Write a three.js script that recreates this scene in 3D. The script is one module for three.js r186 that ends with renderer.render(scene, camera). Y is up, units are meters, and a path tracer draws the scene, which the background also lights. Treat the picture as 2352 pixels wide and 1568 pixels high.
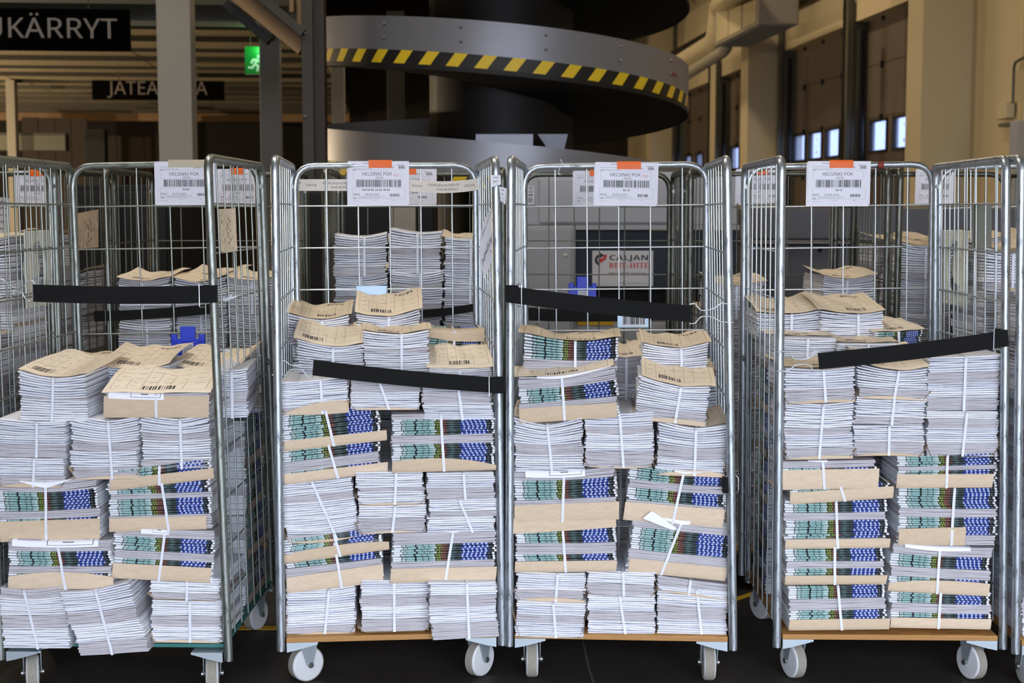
import * as THREE from 'three';
import { mergeGeometries } from 'three/addons/utils/BufferGeometryUtils.js';
import { RoundedBoxGeometry } from 'three/addons/geometries/RoundedBoxGeometry.js';

// ---------- camera, sky, exposure ----------
const FPX = 3267, CX = 1176, CY = 784, EYE = 1.466, PITCH = Math.atan(298 / FPX), YAW = 0.0843;   // YAW: how far the hall is turned from the view
const scene = new THREE.Scene();
const camera = new THREE.PerspectiveCamera(2 * Math.atan(784 / FPX) * 180 / Math.PI, 1.5, 0.1, 200);
camera.position.set(0, EYE, 0); camera.rotation.x = -PITCH;
camera.focus = 4.4; camera.userData.fStop = 5;
scene.add(camera);
const SKY = new THREE.Color().setRGB(0.84, 0.89, 1.03);
scene.background = SKY; scene.backgroundIntensity = 13;      // even overcast sky; the hall is lit through its open front
const renderer = new THREE.WebGLRenderer({ antialias: true });
renderer.toneMapping = THREE.LinearToneMapping; renderer.toneMappingExposure = 0.76;
renderer.shadowMap.enabled = true;

// warm lamps: [hall x, y, hall z, width, length, intensity]
const LAMPS = [[-0.8, 6.4, -4.6, 0.5, 1.6, 55], [2.6, 6.4, -9.5, 0.5, 1.6, 42], [-3.2, 6.4, -6.4, 0.5, 1.6, 42], [2.6, 6.4, -17, 0.5, 1.6, 62], [1.2, 6.4, -24, 0.5, 1.6, 62]];
// low flood lamps under the mezzanine, off to the left: [hall x, y, hall z, intensity]
const FLOODS = [[-8.6, 1.6, -16.5, 90], [-9.5, 1.6, -23, 85], [-12, 1.6, -29, 35]];
const COOL = new THREE.Color().setRGB(1, 0.92, 0.82);
const WARM = new THREE.Color().setRGB(1, 0.77, 0.5);

// ---------- helpers ----------
let seed = 7;
const rnd = () => { seed = (seed + 0x6d2b79f5) | 0; let t = Math.imul(seed ^ (seed >>> 15), 1 | seed); t = (t + Math.imul(t ^ (t >>> 7), 61 | t)) ^ t; return ((t ^ (t >>> 14)) >>> 0) / 4294967296; };
const rr = (a, b) => a + (b - a) * rnd();
const V3 = (x, y, z) => new THREE.Vector3(x, y, z);
const sp = Math.sin(PITCH), cp = Math.cos(PITCH), sy = Math.sin(YAW), cy = Math.cos(YAW);
// the point of the photograph's pixel (u, v) on the plane z = -d (world)
function at(u, v, d) { const a = (u - CX) / FPX, t = (v - CY) / FPX, y = -sp - t * cp, z = cp - t * sp, s = d / z; return V3(a * s, EYE + y * s, -d); }
// the same on the hall's own plane z = -d
function atHall(u, v, d) {
  const a = (u - CX) / FPX, t = (v - CY) / FPX, y = -sp - t * cp, z = -cp + t * sp;
  const hx = a * cy - z * sy, hz = a * sy + z * cy, s = d / -hz; return V3(hx * s, EYE + y * s, -d);
}
const hall = (x, y, z) => V3(x * cy + z * sy, y, -x * sy + z * cy);
const used = {};
const numbered = (n) => { const k = used[n] = (used[n] ?? -1) + 1; return k ? `${n}_${String(k).padStart(3, '0')}` : n; };
function tag(o, label, category, group, kind) { if (label) o.userData.label = label; if (category) o.userData.category = category; if (group) o.userData.group = group; if (kind) o.userData.kind = kind; return o; }
function add(o, name) { if (name) o.name = name; o.name = numbered(o.name); scene.add(o); return o; }
const shade = (o) => o.traverse((m) => { if (m.isMesh) { m.castShadow = m.receiveShadow = true; } });
function mesh(name, geo, mat, parent) { const m = new THREE.Mesh(Array.isArray(geo) ? mergeGeometries(geo.map((g) => { const h = g.index ? g.toNonIndexed() : g; for (const k of Object.keys(h.attributes)) if (!['position', 'normal', 'uv'].includes(k)) h.deleteAttribute(k); return h; })) : geo, mat); m.name = name; if (parent) parent.add(m); return m; }
const inHall = (o, x, y, z, turn = 0) => { o.position.copy(hall(x, y, z)); o.rotation.y = YAW + turn; return o; };
const box = (x0, x1, y0, y1, z0, z1) => new THREE.BoxGeometry(Math.abs(x1 - x0), Math.abs(y1 - y0), Math.abs(z1 - z0)).translate((x0 + x1) / 2, (y0 + y1) / 2, (z0 + z1) / 2);
const rbox = (x0, x1, y0, y1, z0, z1, r = 0.004) => new RoundedBoxGeometry(Math.abs(x1 - x0), Math.abs(y1 - y0), Math.abs(z1 - z0), 2, r).translate((x0 + x1) / 2, (y0 + y1) / 2, (z0 + z1) / 2);
function rod(a, b, r, n = 7) { const d = b.clone().sub(a), g = new THREE.CylinderGeometry(r, r, d.length(), n, 1); g.applyQuaternion(new THREE.Quaternion().setFromUnitVectors(V3(0, 1, 0), d.clone().normalize())); return g.translate((a.x + b.x) / 2, (a.y + b.y) / 2, (a.z + b.z) / 2); }
// a bent pipe through corner points, each corner rounded with radius c
function pipe(pts, r, c = 0.04, n = 10, flat = 1) {
  const out = [pts[0]];
  for (let i = 1; i < pts.length - 1; i++) {
    const a = pts[i - 1], b = pts[i], d = pts[i + 1], k = Math.min(c, a.distanceTo(b) * 0.49, b.distanceTo(d) * 0.49);
    const p = b.clone().lerp(a, k / a.distanceTo(b)), q = b.clone().lerp(d, k / b.distanceTo(d));
    for (let j = 0; j <= 5; j++) { const t = j / 5; out.push(p.clone().multiplyScalar((1 - t) ** 2).addScaledVector(b, 2 * t * (1 - t)).addScaledVector(q, t * t)); }
  }
  out.push(pts[pts.length - 1]);
  return sweep(out, r, n);
}
function sweep(pts, r, n = 8) {
  const pos = [], idx = [], uv = []; let nrm = null, len = 0;
  for (let i = 0; i < pts.length; i++) {
    const t = pts[Math.min(i + 1, pts.length - 1)].clone().sub(pts[Math.max(i - 1, 0)]).normalize();
    if (!nrm) nrm = Math.abs(t.y) > 0.9 ? V3(1, 0, 0) : V3(0, 1, 0);
    nrm.addScaledVector(t, -nrm.dot(t)).normalize(); const bn = t.clone().cross(nrm);
    if (i) len += pts[i].distanceTo(pts[i - 1]);
    for (let j = 0; j <= n; j++) { const a = j / n * Math.PI * 2, p = pts[i].clone().addScaledVector(nrm, Math.cos(a) * r).addScaledVector(bn, Math.sin(a) * r); pos.push(p.x, p.y, p.z); uv.push(j / n, len); }
  }
  for (let i = 0; i < pts.length - 1; i++) for (let j = 0; j < n; j++) { const a = i * (n + 1) + j, b = a + n + 1; idx.push(a, a + 1, b, b, a + 1, b + 1); }
  const g = new THREE.BufferGeometry(); g.setAttribute('position', new THREE.Float32BufferAttribute(pos, 3)); g.setAttribute('uv', new THREE.Float32BufferAttribute(uv, 2)); g.setIndex(idx); g.computeVertexNormals(); return g;
}
function canvas(w, h, draw, srgb = true) { const c = document.createElement('canvas'); c.width = w; c.height = h; const x = c.getContext('2d'); draw(x, w, h); const t = new THREE.CanvasTexture(c); if (srgb) t.colorSpace = THREE.SRGBColorSpace; return t; }
function noiseTex(w, h, f, rx = 1, ry = 1, srgb = false) {
  const d = new Uint8Array(w * h * 4);
  for (let y = 0; y < h; y++) for (let x = 0; x < w; x++) { const c = f(x, y), i = (y * w + x) * 4; d[i] = c[0]; d[i + 1] = c[1]; d[i + 2] = c[2]; d[i + 3] = 255; }
  const t = new THREE.DataTexture(d, w, h); t.magFilter = THREE.LinearFilter; t.wrapS = t.wrapT = THREE.RepeatWrapping; t.repeat.set(rx, ry); if (srgb) t.colorSpace = THREE.SRGBColorSpace; t.needsUpdate = true; return t;
}
// tiling value noise
function makeNoise(n) { const g = Array.from({ length: n * n }, rnd); return (x, y) => { const xi = Math.floor(x), yi = Math.floor(y), fx = x - xi, fy = y - yi, s = fx * fx * (3 - 2 * fx), t = fy * fy * (3 - 2 * fy), q = (a, b) => g[((b % n) + n) % n * n + ((a % n) + n) % n]; return (q(xi, yi) * (1 - s) + q(xi + 1, yi) * s) * (1 - t) + (q(xi, yi + 1) * (1 - s) + q(xi + 1, yi + 1) * s) * t; }; }
const n16 = makeNoise(16), n64 = makeNoise(64);
const std = (o) => new THREE.MeshStandardMaterial({ roughness: 0.8, ...o });

// ---------- materials ----------
const steelRough = noiseTex(128, 128, (x, y) => { const a = n16(x / 8, y / 8) * 0.5 + n64(x / 2, y / 2) * 0.5, v = 110 + a * 70; return [v, v, v]; }, 1, 3);
const steelTint = noiseTex(128, 256, (x, y) => { const a = n16(x / 8, y / 16) * 0.55 + n64(x / 2, y / 4) * 0.45, dark = a < 0.25 ? 0.74 : 1, v = (212 + a * 42) * dark; return [v, v, v * 1.01]; }, 1, 2, true);
const M = {
  steel: std({ color: 0xc3ccd1, metalness: 0.9, roughness: 0.74, roughnessMap: steelRough, map: steelTint }),
  wire: std({ color: 0xc4cdd2, metalness: 0.95, roughness: 0.36 }),
  zinc: std({ color: 0xaebac1, metalness: 0.75, roughness: 0.55 }),
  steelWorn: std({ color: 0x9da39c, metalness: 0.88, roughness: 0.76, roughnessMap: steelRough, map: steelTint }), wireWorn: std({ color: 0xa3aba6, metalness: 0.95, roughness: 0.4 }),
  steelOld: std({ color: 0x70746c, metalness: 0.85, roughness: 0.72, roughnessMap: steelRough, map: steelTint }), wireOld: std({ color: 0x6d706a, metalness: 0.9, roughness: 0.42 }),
  bolt: std({ color: 0x8d8f8d, metalness: 0.9, roughness: 0.4 }),
  rust: std({ color: 0x8a6a48, metalness: 0.4, roughness: 0.7 }),
  rubber: std({ color: 0x07080a, roughness: 0.9, bumpMap: noiseTex(64, 64, (x, y) => { const v = ((x % 4) < 2) !== ((y % 4) < 2) ? 200 : 60; return [v, v, v]; }, 60, 6), bumpScale: 0.0006 }),
  wheel: std({ color: 0xc4c7ca, roughness: 0.62 }), tread: std({ color: 0xb1ada6, roughness: 0.9, map: noiseTex(64, 64, (x, y) => { const v = 150 + n64(x, y) * 80 + n16(x / 4, y / 4) * 25; return [v, v, v * 0.97]; }, 6, 1, true) }),
  strap: std({ color: 0xd6dbe4, roughness: 0.5 }),
  slip: std({ color: 0xe9ecf4, roughness: 0.85, side: THREE.DoubleSide }),
  blue: std({ color: 0x0f35c4, roughness: 0.45 }), paleBlue: std({ color: 0xa9c4dc, roughness: 0.4, metalness: 0.2 }),
  plate: std({ color: 0xe6e9da, roughness: 0.5 }),
  black: std({ color: 0x060607, roughness: 0.7 }), spiralBlack: std({ color: 0x08090c, roughness: 0.6 }),
  guard: std({ color: 0x888a92, metalness: 0.5, roughness: 0.4, bumpMap: null }),
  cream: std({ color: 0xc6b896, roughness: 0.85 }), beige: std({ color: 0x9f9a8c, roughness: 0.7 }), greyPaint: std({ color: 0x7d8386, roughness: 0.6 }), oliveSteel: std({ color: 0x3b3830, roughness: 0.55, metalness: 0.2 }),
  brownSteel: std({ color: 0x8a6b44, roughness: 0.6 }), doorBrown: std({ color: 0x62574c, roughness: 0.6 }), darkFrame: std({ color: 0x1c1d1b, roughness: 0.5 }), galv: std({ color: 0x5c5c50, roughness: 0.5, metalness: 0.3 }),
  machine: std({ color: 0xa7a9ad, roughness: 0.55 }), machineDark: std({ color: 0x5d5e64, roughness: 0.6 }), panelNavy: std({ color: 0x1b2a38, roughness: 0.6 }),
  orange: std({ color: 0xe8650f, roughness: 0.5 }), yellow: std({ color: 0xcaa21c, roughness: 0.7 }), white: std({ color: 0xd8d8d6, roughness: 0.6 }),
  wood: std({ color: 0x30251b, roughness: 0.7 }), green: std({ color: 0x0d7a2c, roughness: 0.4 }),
  pane: new THREE.MeshPhysicalMaterial({ color: 0xa0a8bc, transmission: 1, thickness: 0, roughness: 0.35, ior: 1.3 }),
  glassDark: std({ color: 0x10110f, roughness: 0.5 }),
};
// newspaper edges: folded white edge (F), open page edge (O), printed spine (P)
const foldMap = noiseTex(256, 8, (x, y) => { const a = n64(x / 2.2, y * 0.7) * 0.6 + n16(x / 9, y * 0.2) * 0.4, v = 240 + a * 15; return [v * 0.99, v * 0.995, v]; }, 1, 1, true);
const openMap = noiseTex(64, 64, (x, y) => { const a = n64(x * 0.12, y * 0.9), v = 190 + a * 65; return [v, v, v]; }, 1, 1, true);
const PAPER = {
  F: [0xe9ebf2, 0xdcdfe8, 0xf2f3f7].map((color) => std({ color, map: foldMap, roughness: 0.78 })),
  O: [0xd2d0d6, 0xcbc9cf].map((color) => std({ color, map: openMap, roughness: 0.92 })),
  P: [0, 1, 2].map((k) => std({ roughness: 0.62, map: canvas(1024, 16, (x, w, h) => {
    const R = (a, b, c) => { x.fillStyle = c; x.fillRect(a * w, 0, (b - a) * w, h); };
    R(0, 1, '#dfe4ea'); R(0.085, 0.42, '#b6cbca');
    for (let i = 0; i < 26; i++) R(0.09 + rnd() * 0.32, 0.1 + rnd() * 0.3, ['rgba(160,196,196,.16)', 'rgba(110,150,152,.14)'][i & 1]);
    for (const [a, b] of [[0.085, 0.092], [0.128, 0.133], [0.215, 0.232], [0.292, 0.297], [0.345, 0.351]]) R(a, b, '#10191b');
    R(0.415, 0.47, '#3f4a2b'); for (let i = 0; i < 4; i++) R(0.425 + i * 0.011 + k * 0.001, 0.431 + i * 0.011, i & 1 ? '#c4dc6a' : '#63703b');
    R(0.47, 0.535, '#5f403c'); R(0.48, 0.49, '#93655a'); R(0.505, 0.513, '#8b5a50');
    R(0.535, 0.665, '#3c4c4d'); R(0.56, 0.6, '#53686a'); R(0.62, 0.65, '#33403f');
    R(0.665, 0.925, '#2d4197'); const o = k * 0.013; for (let i = 0; i < 6; i++) { const a = 0.672 + i * 0.043 + o; R(a, a + 0.017 + (i % 2) * 0.003, '#a7b8de'); R(a + 0.004, a + 0.012, '#cdd8ee'); }
    R(0.925, 0.975, '#20272c'); R(0.94, 0.95, '#5b6670'); R(0.982, 1, '#eef2f7');
  }) })),
};
const kraftTone = noiseTex(128, 128, (x, y) => { const a = n16(x / 8, y / 8) * 0.5 + n64(x / 2, y / 2) * 0.5, v = 232 + a * 23; return [v, v, v]; }, 1, 1, true);
const kraft = [0xd6c2a7, 0xd1bca0, 0xdbc7ad].map((color) => std({ color, map: kraftTone, roughness: 0.85, side: THREE.DoubleSide }));
// kraft cover sheets printed with an address form
const bars = (x, a, b, w, h, s) => { x.fillStyle = '#23262c'; let p = a; while (p < a + w) { const t = s * (1 + Math.floor(rnd() * 3)); x.fillRect(p, b, t, h); p += t + s * (1 + Math.floor(rnd() * 2.4)); } };
const forms = [0, 1, 2, 3].map((k) => std({ roughness: 0.85, side: THREE.DoubleSide, map: canvas(512, 512, (x, w, h) => {
  x.fillStyle = ['#eadcc4', '#e6d7be', '#eee1cb', '#e2d2b7'][k]; x.fillRect(0, 0, w, h);
  for (let i = 0; i < 240; i++) { x.fillStyle = i & 1 ? 'rgba(150,110,60,.05)' : 'rgba(255,240,210,.06)'; x.fillRect(rnd() * w, rnd() * h, 20 + rnd() * 90, 1.5); }
  x.strokeStyle = '#6a5c45'; x.lineWidth = 1.7; x.strokeRect(30, 40, w - 60, h - 90);
  for (let i = 1; i < 6; i++) { x.beginPath(); x.moveTo(30 + i * 66 + k * 5, 40 + ((i + k) % 4) * 80); x.lineTo(30 + i * 66 + k * 5, h - 50); x.stroke(); }
  for (const y of [[130, 350], [240, 372], [150, 310], [270, 330]][k]) { x.beginPath(); x.moveTo(30, y); x.lineTo(w - 30, y); x.stroke(); }
  bars(x, 60 + k * 60, 400, 150, 60, 3); if (k & 1) bars(x, 300, 60, 130, 50, 3);
  x.fillStyle = '#453d2c'; for (let i = 0; i < 26; i++) x.fillRect(46 + (i % 6) * 74, 60 + Math.floor(i / 6) * 88 + (i * 13) % 25, 14 + rnd() * 34, 4);
}) }));
const slipMap = std({ roughness: 0.8, side: THREE.DoubleSide, map: canvas(256, 64, (x, w, h) => { x.fillStyle = '#e9ecf4'; x.fillRect(0, 0, w, h); x.fillStyle = '#b9b4cc'; x.fillRect(14, 10, 70, 20); x.strokeStyle = '#3a3c44'; x.lineWidth = 2; x.strokeRect(104, 8, 136, 44); x.fillStyle = '#565a66'; x.fillRect(150, 34, 34, 5); x.fillRect(205, 14, 22, 4); }) });
// ---------- newspapers and bundles ----------
// one folded newspaper: a slab w wide, d deep, t thick; front edge rounded (F, P) or a few open page edges (O); bend(x, z) lifts it
function paperGeo(w, d, t, mode, bend, zf, nx = 9) {
  const prof = [];                                                        // [z, y, v], front bottom round to front top, then back
  if (mode === 'O') for (const [z, y] of [[-0.0006, 0], [0, 0.25], [-0.0005, 0.5], [-0.0001, 0.75], [-0.0007, 1]]) prof.push([z, y * t]);
  else for (let i = 0; i <= 6; i++) { const a = (i / 6 - 0.5) * Math.PI; prof.push([(Math.cos(a) - 1) * t * 0.75, (Math.sin(a) * 0.45 + 0.5) * t]); }
  const nf = prof.length;
  prof.push([-0.05, t], [-d * 0.5, t], [-d, t], [-d, 0], [-d * 0.5, 0], [-0.05, 0]);
  const pos = [], uv = [], idx = [], n = prof.length;
  for (let i = 0; i <= nx; i++) { const x = (i / nx - 0.5) * w; for (let j = 0; j <= n; j++) { const [z, y] = prof[j % n]; pos.push(x, y * (mode === 'O' ? 0.99 : 0.96) + bend(x, z), z + zf); uv.push(i / nx, j < nf ? j / (nf - 1) : 0.5); } }
  for (let i = 0; i < nx; i++) for (let j = 0; j < n; j++) { const a = i * (n + 1) + j, b = a + n + 1; idx.push(a, b, a + 1, b, b + 1, a + 1); }
  for (const i of [0, nx]) { const o = pos.length / 3; for (let j = 0; j < n; j++) { const q = (i * (n + 1) + j) * 3; pos.push(pos[q], pos[q + 1], pos[q + 2]); uv.push(0.03, 0.5); } for (let j = 1; j < n - 1; j++) i ? idx.push(o, o + j + 1, o + j) : idx.push(o, o + j, o + j + 1); }
  const g = new THREE.BufferGeometry(); g.setAttribute('position', new THREE.Float32BufferAttribute(pos, 3)); g.setAttribute('uv', new THREE.Float32BufferAttribute(uv, 2)); g.setIndex(idx); g.computeVertexNormals(); return g;
}
// a sheet of paper from rows of points, each sheet th thick
function sheet(rows, th = 0.0007) {
  const m = rows.length, n = rows[0].length, pos = [], uv = [], idx = [];
  for (const s of [0, 1]) for (let i = 0; i < m; i++) for (let j = 0; j < n; j++) { const p = rows[i][j]; pos.push(p.x, p.y, p.z); uv.push(j / (n - 1), i / (m - 1)); }
  const q = (s, i, j) => s * m * n + i * n + j;
  for (let i = 0; i < m - 1; i++) for (let j = 0; j < n - 1; j++) { const a = q(0, i, j), b = q(0, i, j + 1), c = q(0, i + 1, j), d = q(0, i + 1, j + 1); idx.push(a, b, c, b, d, c); }
  const g = new THREE.BufferGeometry(); g.setAttribute('position', new THREE.Float32BufferAttribute(pos, 3)); g.setAttribute('uv', new THREE.Float32BufferAttribute(uv, 2)); g.setIndex(idx); g.computeVertexNormals();
  const N = g.attributes.normal, P = g.attributes.position, half = m * n;                                       // second face, set back along the normal
  for (let i = 0; i < half; i++) P.setXYZ(i + half, P.getX(i) - N.getX(i) * th, P.getY(i) - N.getY(i) * th, P.getZ(i) - N.getZ(i) * th);
  const extra = []; for (let i = 0; i < m - 1; i++) for (let j = 0; j < n - 1; j++) { const a = q(1, i, j), b = q(1, i, j + 1), c = q(1, i + 1, j), d = q(1, i + 1, j + 1); extra.push(a, c, b, b, c, d); }
  const rim = (a, b) => extra.push(a, a + half, b, b, a + half, b + half);
  for (let j = 0; j < n - 1; j++) { rim(q(0, 0, j + 1), q(0, 0, j)); rim(q(0, m - 1, j), q(0, m - 1, j + 1)); }
  for (let i = 0; i < m - 1; i++) { rim(q(0, i, 0), q(0, i + 1, 0)); rim(q(0, i + 1, n - 1), q(0, i, n - 1)); }
  g.setIndex([...idx, ...extra]); const keep = []; for (let i = 0; i < half; i++) keep.push(N.getX(i), N.getY(i), N.getZ(i));
  g.setAttribute('normal', new THREE.Float32BufferAttribute([...keep, ...keep.map((x) => -x)], 3)); return g;
}
const THICK = { F: 0.0067, O: 0.0050, P: 0.0072 };
/* w, d, h in metres; sec = 'F40O20' from the top down (numbers are shares of the height)
   o: V lift of the top layers' ends, Vb lift of the bottom layers' ends, fan slope of the top layers, rise of the back, skew, sx/sb strap place at top/bottom (-1..1),
   k kraft band height on the front, kx [left, right], karc, kt tilt; kb kraft sheet under a narrow bundle; cover {k, over, rise, curl}, slip [x0, x1, h] */
function bundle(w, d, h, sec, o = {}) {
  const G = new THREE.Group(); G.name = 'newspaper_bundle';
  const { V = 0.006, Vb = 0, fan = 0, rise = 0, skew = 0, sx = 0, sb = sx, droop = 0 } = o, x0 = sx * w / 2, Vn = w < 0.26 && V > 0.004 ? V * 1.7 : V;
  const bend = (x, z, s) => { const e = Math.abs((x - x0) / (w / 2)), dn = -z / d; return Vn * Math.pow(s, 1.6) * Math.pow(e, 1.5) + Vb * Math.pow(1 - s, 2) * e * e + fan * s * x / (w / 2) + rise * s * dn - droop * (1 - s) ** 2 * Math.max(0, 1 - dn * 5); };
  const parts = [...sec.matchAll(/([FOP])(\d+)/g)].map((m) => [m[1], +m[2]]), sum = parts.reduce((a, p) => a + p[1], 0), list = [];
  for (const [m, share] of parts) { const hh = share / sum * h, n = Math.max(1, Math.round(hh / THICK[m] / (o.coarse || 1))); for (let i = 0; i < n; i++) list.push([m, hh / n]); }
  let y = h, sect = '', off = 0, zoff = 0;
  const jx = o.ragged ?? (w < 0.26 ? 0.0038 : 0.003);
  for (const [m, t] of list) {
    y -= t; if (m !== sect) { sect = m; off = rr(-0.004, 0.004); zoff = m === 'O' ? rr(-0.004, -0.001) : rr(-0.002, 0.001); }
    const s = (y + t / 2) / h, ph = rnd() * 6, am = rr(0.0002, 0.0009), b = (x, z) => bend(x, z, s) + Math.sin(x / w * 7 + ph) * am, g = paperGeo(w - 0.004 - rnd() * 0.004, d - 0.006, t, m, b, zoff + rr(-0.0022, 0.0012) * (m === 'F' ? 1.3 : 1), o.nx || 9), set = PAPER[m];
    const p = mesh('newspaper', g, set[Math.floor(rnd() * set.length)], G); p.position.set(off + rr(-jx, jx) + skew * s, y, 0); p.rotation.y = rr(-0.006, 0.006);
    if (m === 'P') p.position.x += rr(-0.0035, 0.0035) * (0.4 + rnd());
  }
  // the strap: a flat band right round
  const sw = 0.0041, path = [], e = 0.0016, top = (x, z) => h + bend(x, z, 1) + e, bot = (x, z) => bend(x, z, 0) - 0.0006 - (o.k ? 0.001 : 0), xa = x0 + skew, xb = sb * w / 2, kk = o.k || 0;
  for (let i = 0; i <= 8; i++) { const f = i / 8; path.push(V3(xb + (xa - xb) * f, bot(xb, 0) * (1 - f) + top(x0, 0) * f, e + (f * h < kk + 0.004 ? 0.0045 : 0.0012))); }
  for (let i = 1; i <= 4; i++) path.push(V3(xa, top(x0, -d * i / 4), -d * i / 4)); path.push(V3(xb, bot(xb, -d), -d - e)); for (let i = 3; i >= 0; i--) path.push(V3(xb, bot(xb, -d * i / 4), -d * i / 4 * 0.99));
  const rows = [[], []]; for (const p of path) { rows[0].push(V3(p.x - sw, p.y, p.z)); rows[1].push(V3(p.x + sw, p.y, p.z)); }
  mesh('strap', sheet([rows[1], rows[0]], 0.0009), M.strap, G);
  const km = kraft[Math.floor(rnd() * 3)];
  if (o.k) {                                                              // kraft sheet under the bundle, turned up over its front
    const [a, b] = o.kx || [-1, 1], R = []; const ns = 16;
    const prof = [[-d * 0.8, 0], [-0.03, 0], [-0.004, 0.0002], [0.002, 0.004], [0.0042, 0.35], [0.0048, 0.7], [0.0042, 1]];
    for (const [z, f] of prof) { const row = []; for (let i = 0; i <= ns; i++) { const q = a + (b - a) * i / ns, x = q * w / 2 + (f - 0.5) * 0.003, hh = o.k * (1 - (o.karc || 0) * Math.pow(Math.abs(q - (o.kc || 0)), 2.2)) + (o.kt || 0) * q; row.push(V3(x + (i === ns ? rr(-0.001, 0.001) : 0), bend(Math.max(-w / 2, Math.min(w / 2, x)), z, 0) - 0.0012 + Math.max(0.002, hh) * f, z + (f > 0 ? (Math.sin(i * 1.7 + w * 99) + Math.sin(i * 0.6)) * 0.0006 * f : 0))); } R.push(row); }
    mesh('kraft_wrap', sheet(R), km, G);
  }
  if (o.kb) {                                                             // kraft sheet under a narrow bundle, its ends turned up
    const R = [], n = 14, up = o.ku ?? 0.03;
    for (const z of [o.kf ?? 0.003, -d * 0.4, -d * 0.9]) { const row = []; for (let i = 0; i <= n; i++) { const q = i / n * 2 - 1, e2 = Math.max(0, Math.abs(q) - 0.86) / 0.14, x = q * w / 2 * (1 - 0.01 * (1 - e2)) + Math.sign(q) * 0.008 * e2; row.push(V3(x, bend(Math.max(-w / 2, Math.min(w / 2, x)), z, 0) - 0.001 + up * e2 * e2, z)); } R.push(row); }
    mesh('kraft_wrap', sheet(R), km, G);
    if (o.kb > 0.004) { const R2 = []; for (const f of [0, 0.5, 1]) { const row = []; for (let i = 0; i <= n; i++) { const q = i / n * 2 - 1, x = q * w / 2 * 0.97, c = o.kc || 0, hh = o.kb * Math.max(0.06, 1 - Math.pow(Math.abs(q - c) / (1 + Math.abs(c)), 2) * 1.0); row.push(V3(x, bend(x, 0, 0) - 0.001 + hh * f, 0.0035)); } R2.push(row); } mesh('kraft_flap', sheet(R2), km, G); }
  }
  if (o.top) {                                                            // kraft turned down over the top of the front
    const R = []; for (const [z, f] of [[-0.08, 0], [-0.02, 0], [0.002, 0.05], [0.004, 0.5], [0.0045, 1]]) { const row = []; for (let i = 0; i <= 12; i++) { const q = i / 6 - 1, x = q * w / 2 * 1.01 + skew; row.push(V3(x, h + bend(x, Math.min(0, z), 1) + 0.002 - f * (o.top + (o.tt || 0) * q), z)); } R.push(row); }
    mesh('kraft_cover', sheet(R.reverse()), km, G);
  }
  if (o.cover) {
    const c = o.cover, over = c.over ?? 0.012, R = [], n = 14, m = 8;
    for (let i = 0; i <= m; i++) { const f = i / m, z = over - f * (d + over * 0.5), row = []; for (let j = 0; j <= n; j++) { const q = j / n * 2 - 1, x = q * (w / 2 + (c.side ?? 0.006)) + (c.dx || 0), xe = Math.max(-w / 2, Math.min(w / 2, x)); row.push(V3(x + skew + (c.sk || 0) * f, h + bend(xe, Math.min(0, z), 1) + 0.0035 + (c.rise || 0) * f ** 0.8 + (c.curl || 0) * Math.max(0, Math.abs(q) - 0.6) ** 2 * (c.cside ? (Math.sign(q) === c.cside ? 1 : 0) : 1) + Math.sin(j * 1.1 + c.k * 2 + i * 0.7) * 0.0027 * (0.4 + f) + Math.sin(j * 0.55 + c.k * 3 + w * 60) * 0.003 * f + (z > 0 ? -z * (c.dip ?? 0.2) : 0), z)); } R.push(row); }
    mesh('cover_sheet', sheet(R), forms[c.k % 4], G);
  }
  if (o.slip) {
    const [a, b, hh, pt = 0] = o.slip, R = []; for (const [z, f] of [[-0.05, 0], [-0.012, 0], [0.003, 0.12], [0.005, 0.55], [0.0055, 1]]) { const row = []; for (let j = 0; j <= 8; j++) { const q = a + (b - a) * j / 8, x = q * w / 2, e2 = Math.min(1, Math.abs(q - sx) / Math.max(Math.abs(a - sx), Math.abs(b - sx), 0.01)); row.push(V3(x + skew, h + bend(x, Math.min(0, z), 1) + 0.003 - f * hh * (1 - pt * e2), z)); } R.push(row); }
    mesh('address_slip', sheet(R.reverse()), pt ? M.slip : slipMap, G);
  }
  return G;
}
// ---------- roll cages ----------
const WIRE_Y = [1.491, 1.343, 1.195, 1.047, 0.899, 0.751, 0.603, 0.455, 0.307];
const DEPTH = 0.80;
function wheelGeo() { const p = []; for (const [r, y] of [[0.001, -0.019], [0.02, -0.019], [0.034, -0.0165], [0.044, -0.018], [0.0485, -0.0145], [0.05, -0.008], [0.0505, 0], [0.05, 0.008], [0.0485, 0.0145], [0.044, 0.018], [0.034, 0.0165], [0.02, 0.019], [0.001, 0.019]]) p.push(new THREE.Vector2(r, y)); return new THREE.LatheGeometry(p, 28).rotateZ(Math.PI / 2); }
const treadGeo = new THREE.CylinderGeometry(0.0511, 0.0511, 0.026, 28, 1, true).rotateZ(Math.PI / 2);
const forkGeo = (() => {
  const a = []; const arm = new THREE.Shape([[-0.026, 0], [0.03, 0], [0.014, -0.064], [0.008, -0.07], [-0.004, -0.07], [-0.008, -0.062]].map(([x, y]) => new THREE.Vector2(x, y)));
  for (const s of [-1, 1]) a.push(new THREE.ExtrudeGeometry(arm, { depth: 0.0025, bevelEnabled: false }).rotateY(Math.PI / 2).translate(s * 0.0235 - 0.00125, 0.118, 0));
  a.push(rbox(-0.026, 0.026, 0.113, 0.119, -0.032, 0.028, 0.002), rbox(-0.045, 0.045, 0.128, 0.1335, -0.045, 0.045, 0.002), new THREE.CylinderGeometry(0.024, 0.026, 0.01, 16).translate(0, 0.1235, 0)); return a;
})();
const wGeo = wheelGeo();
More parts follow.
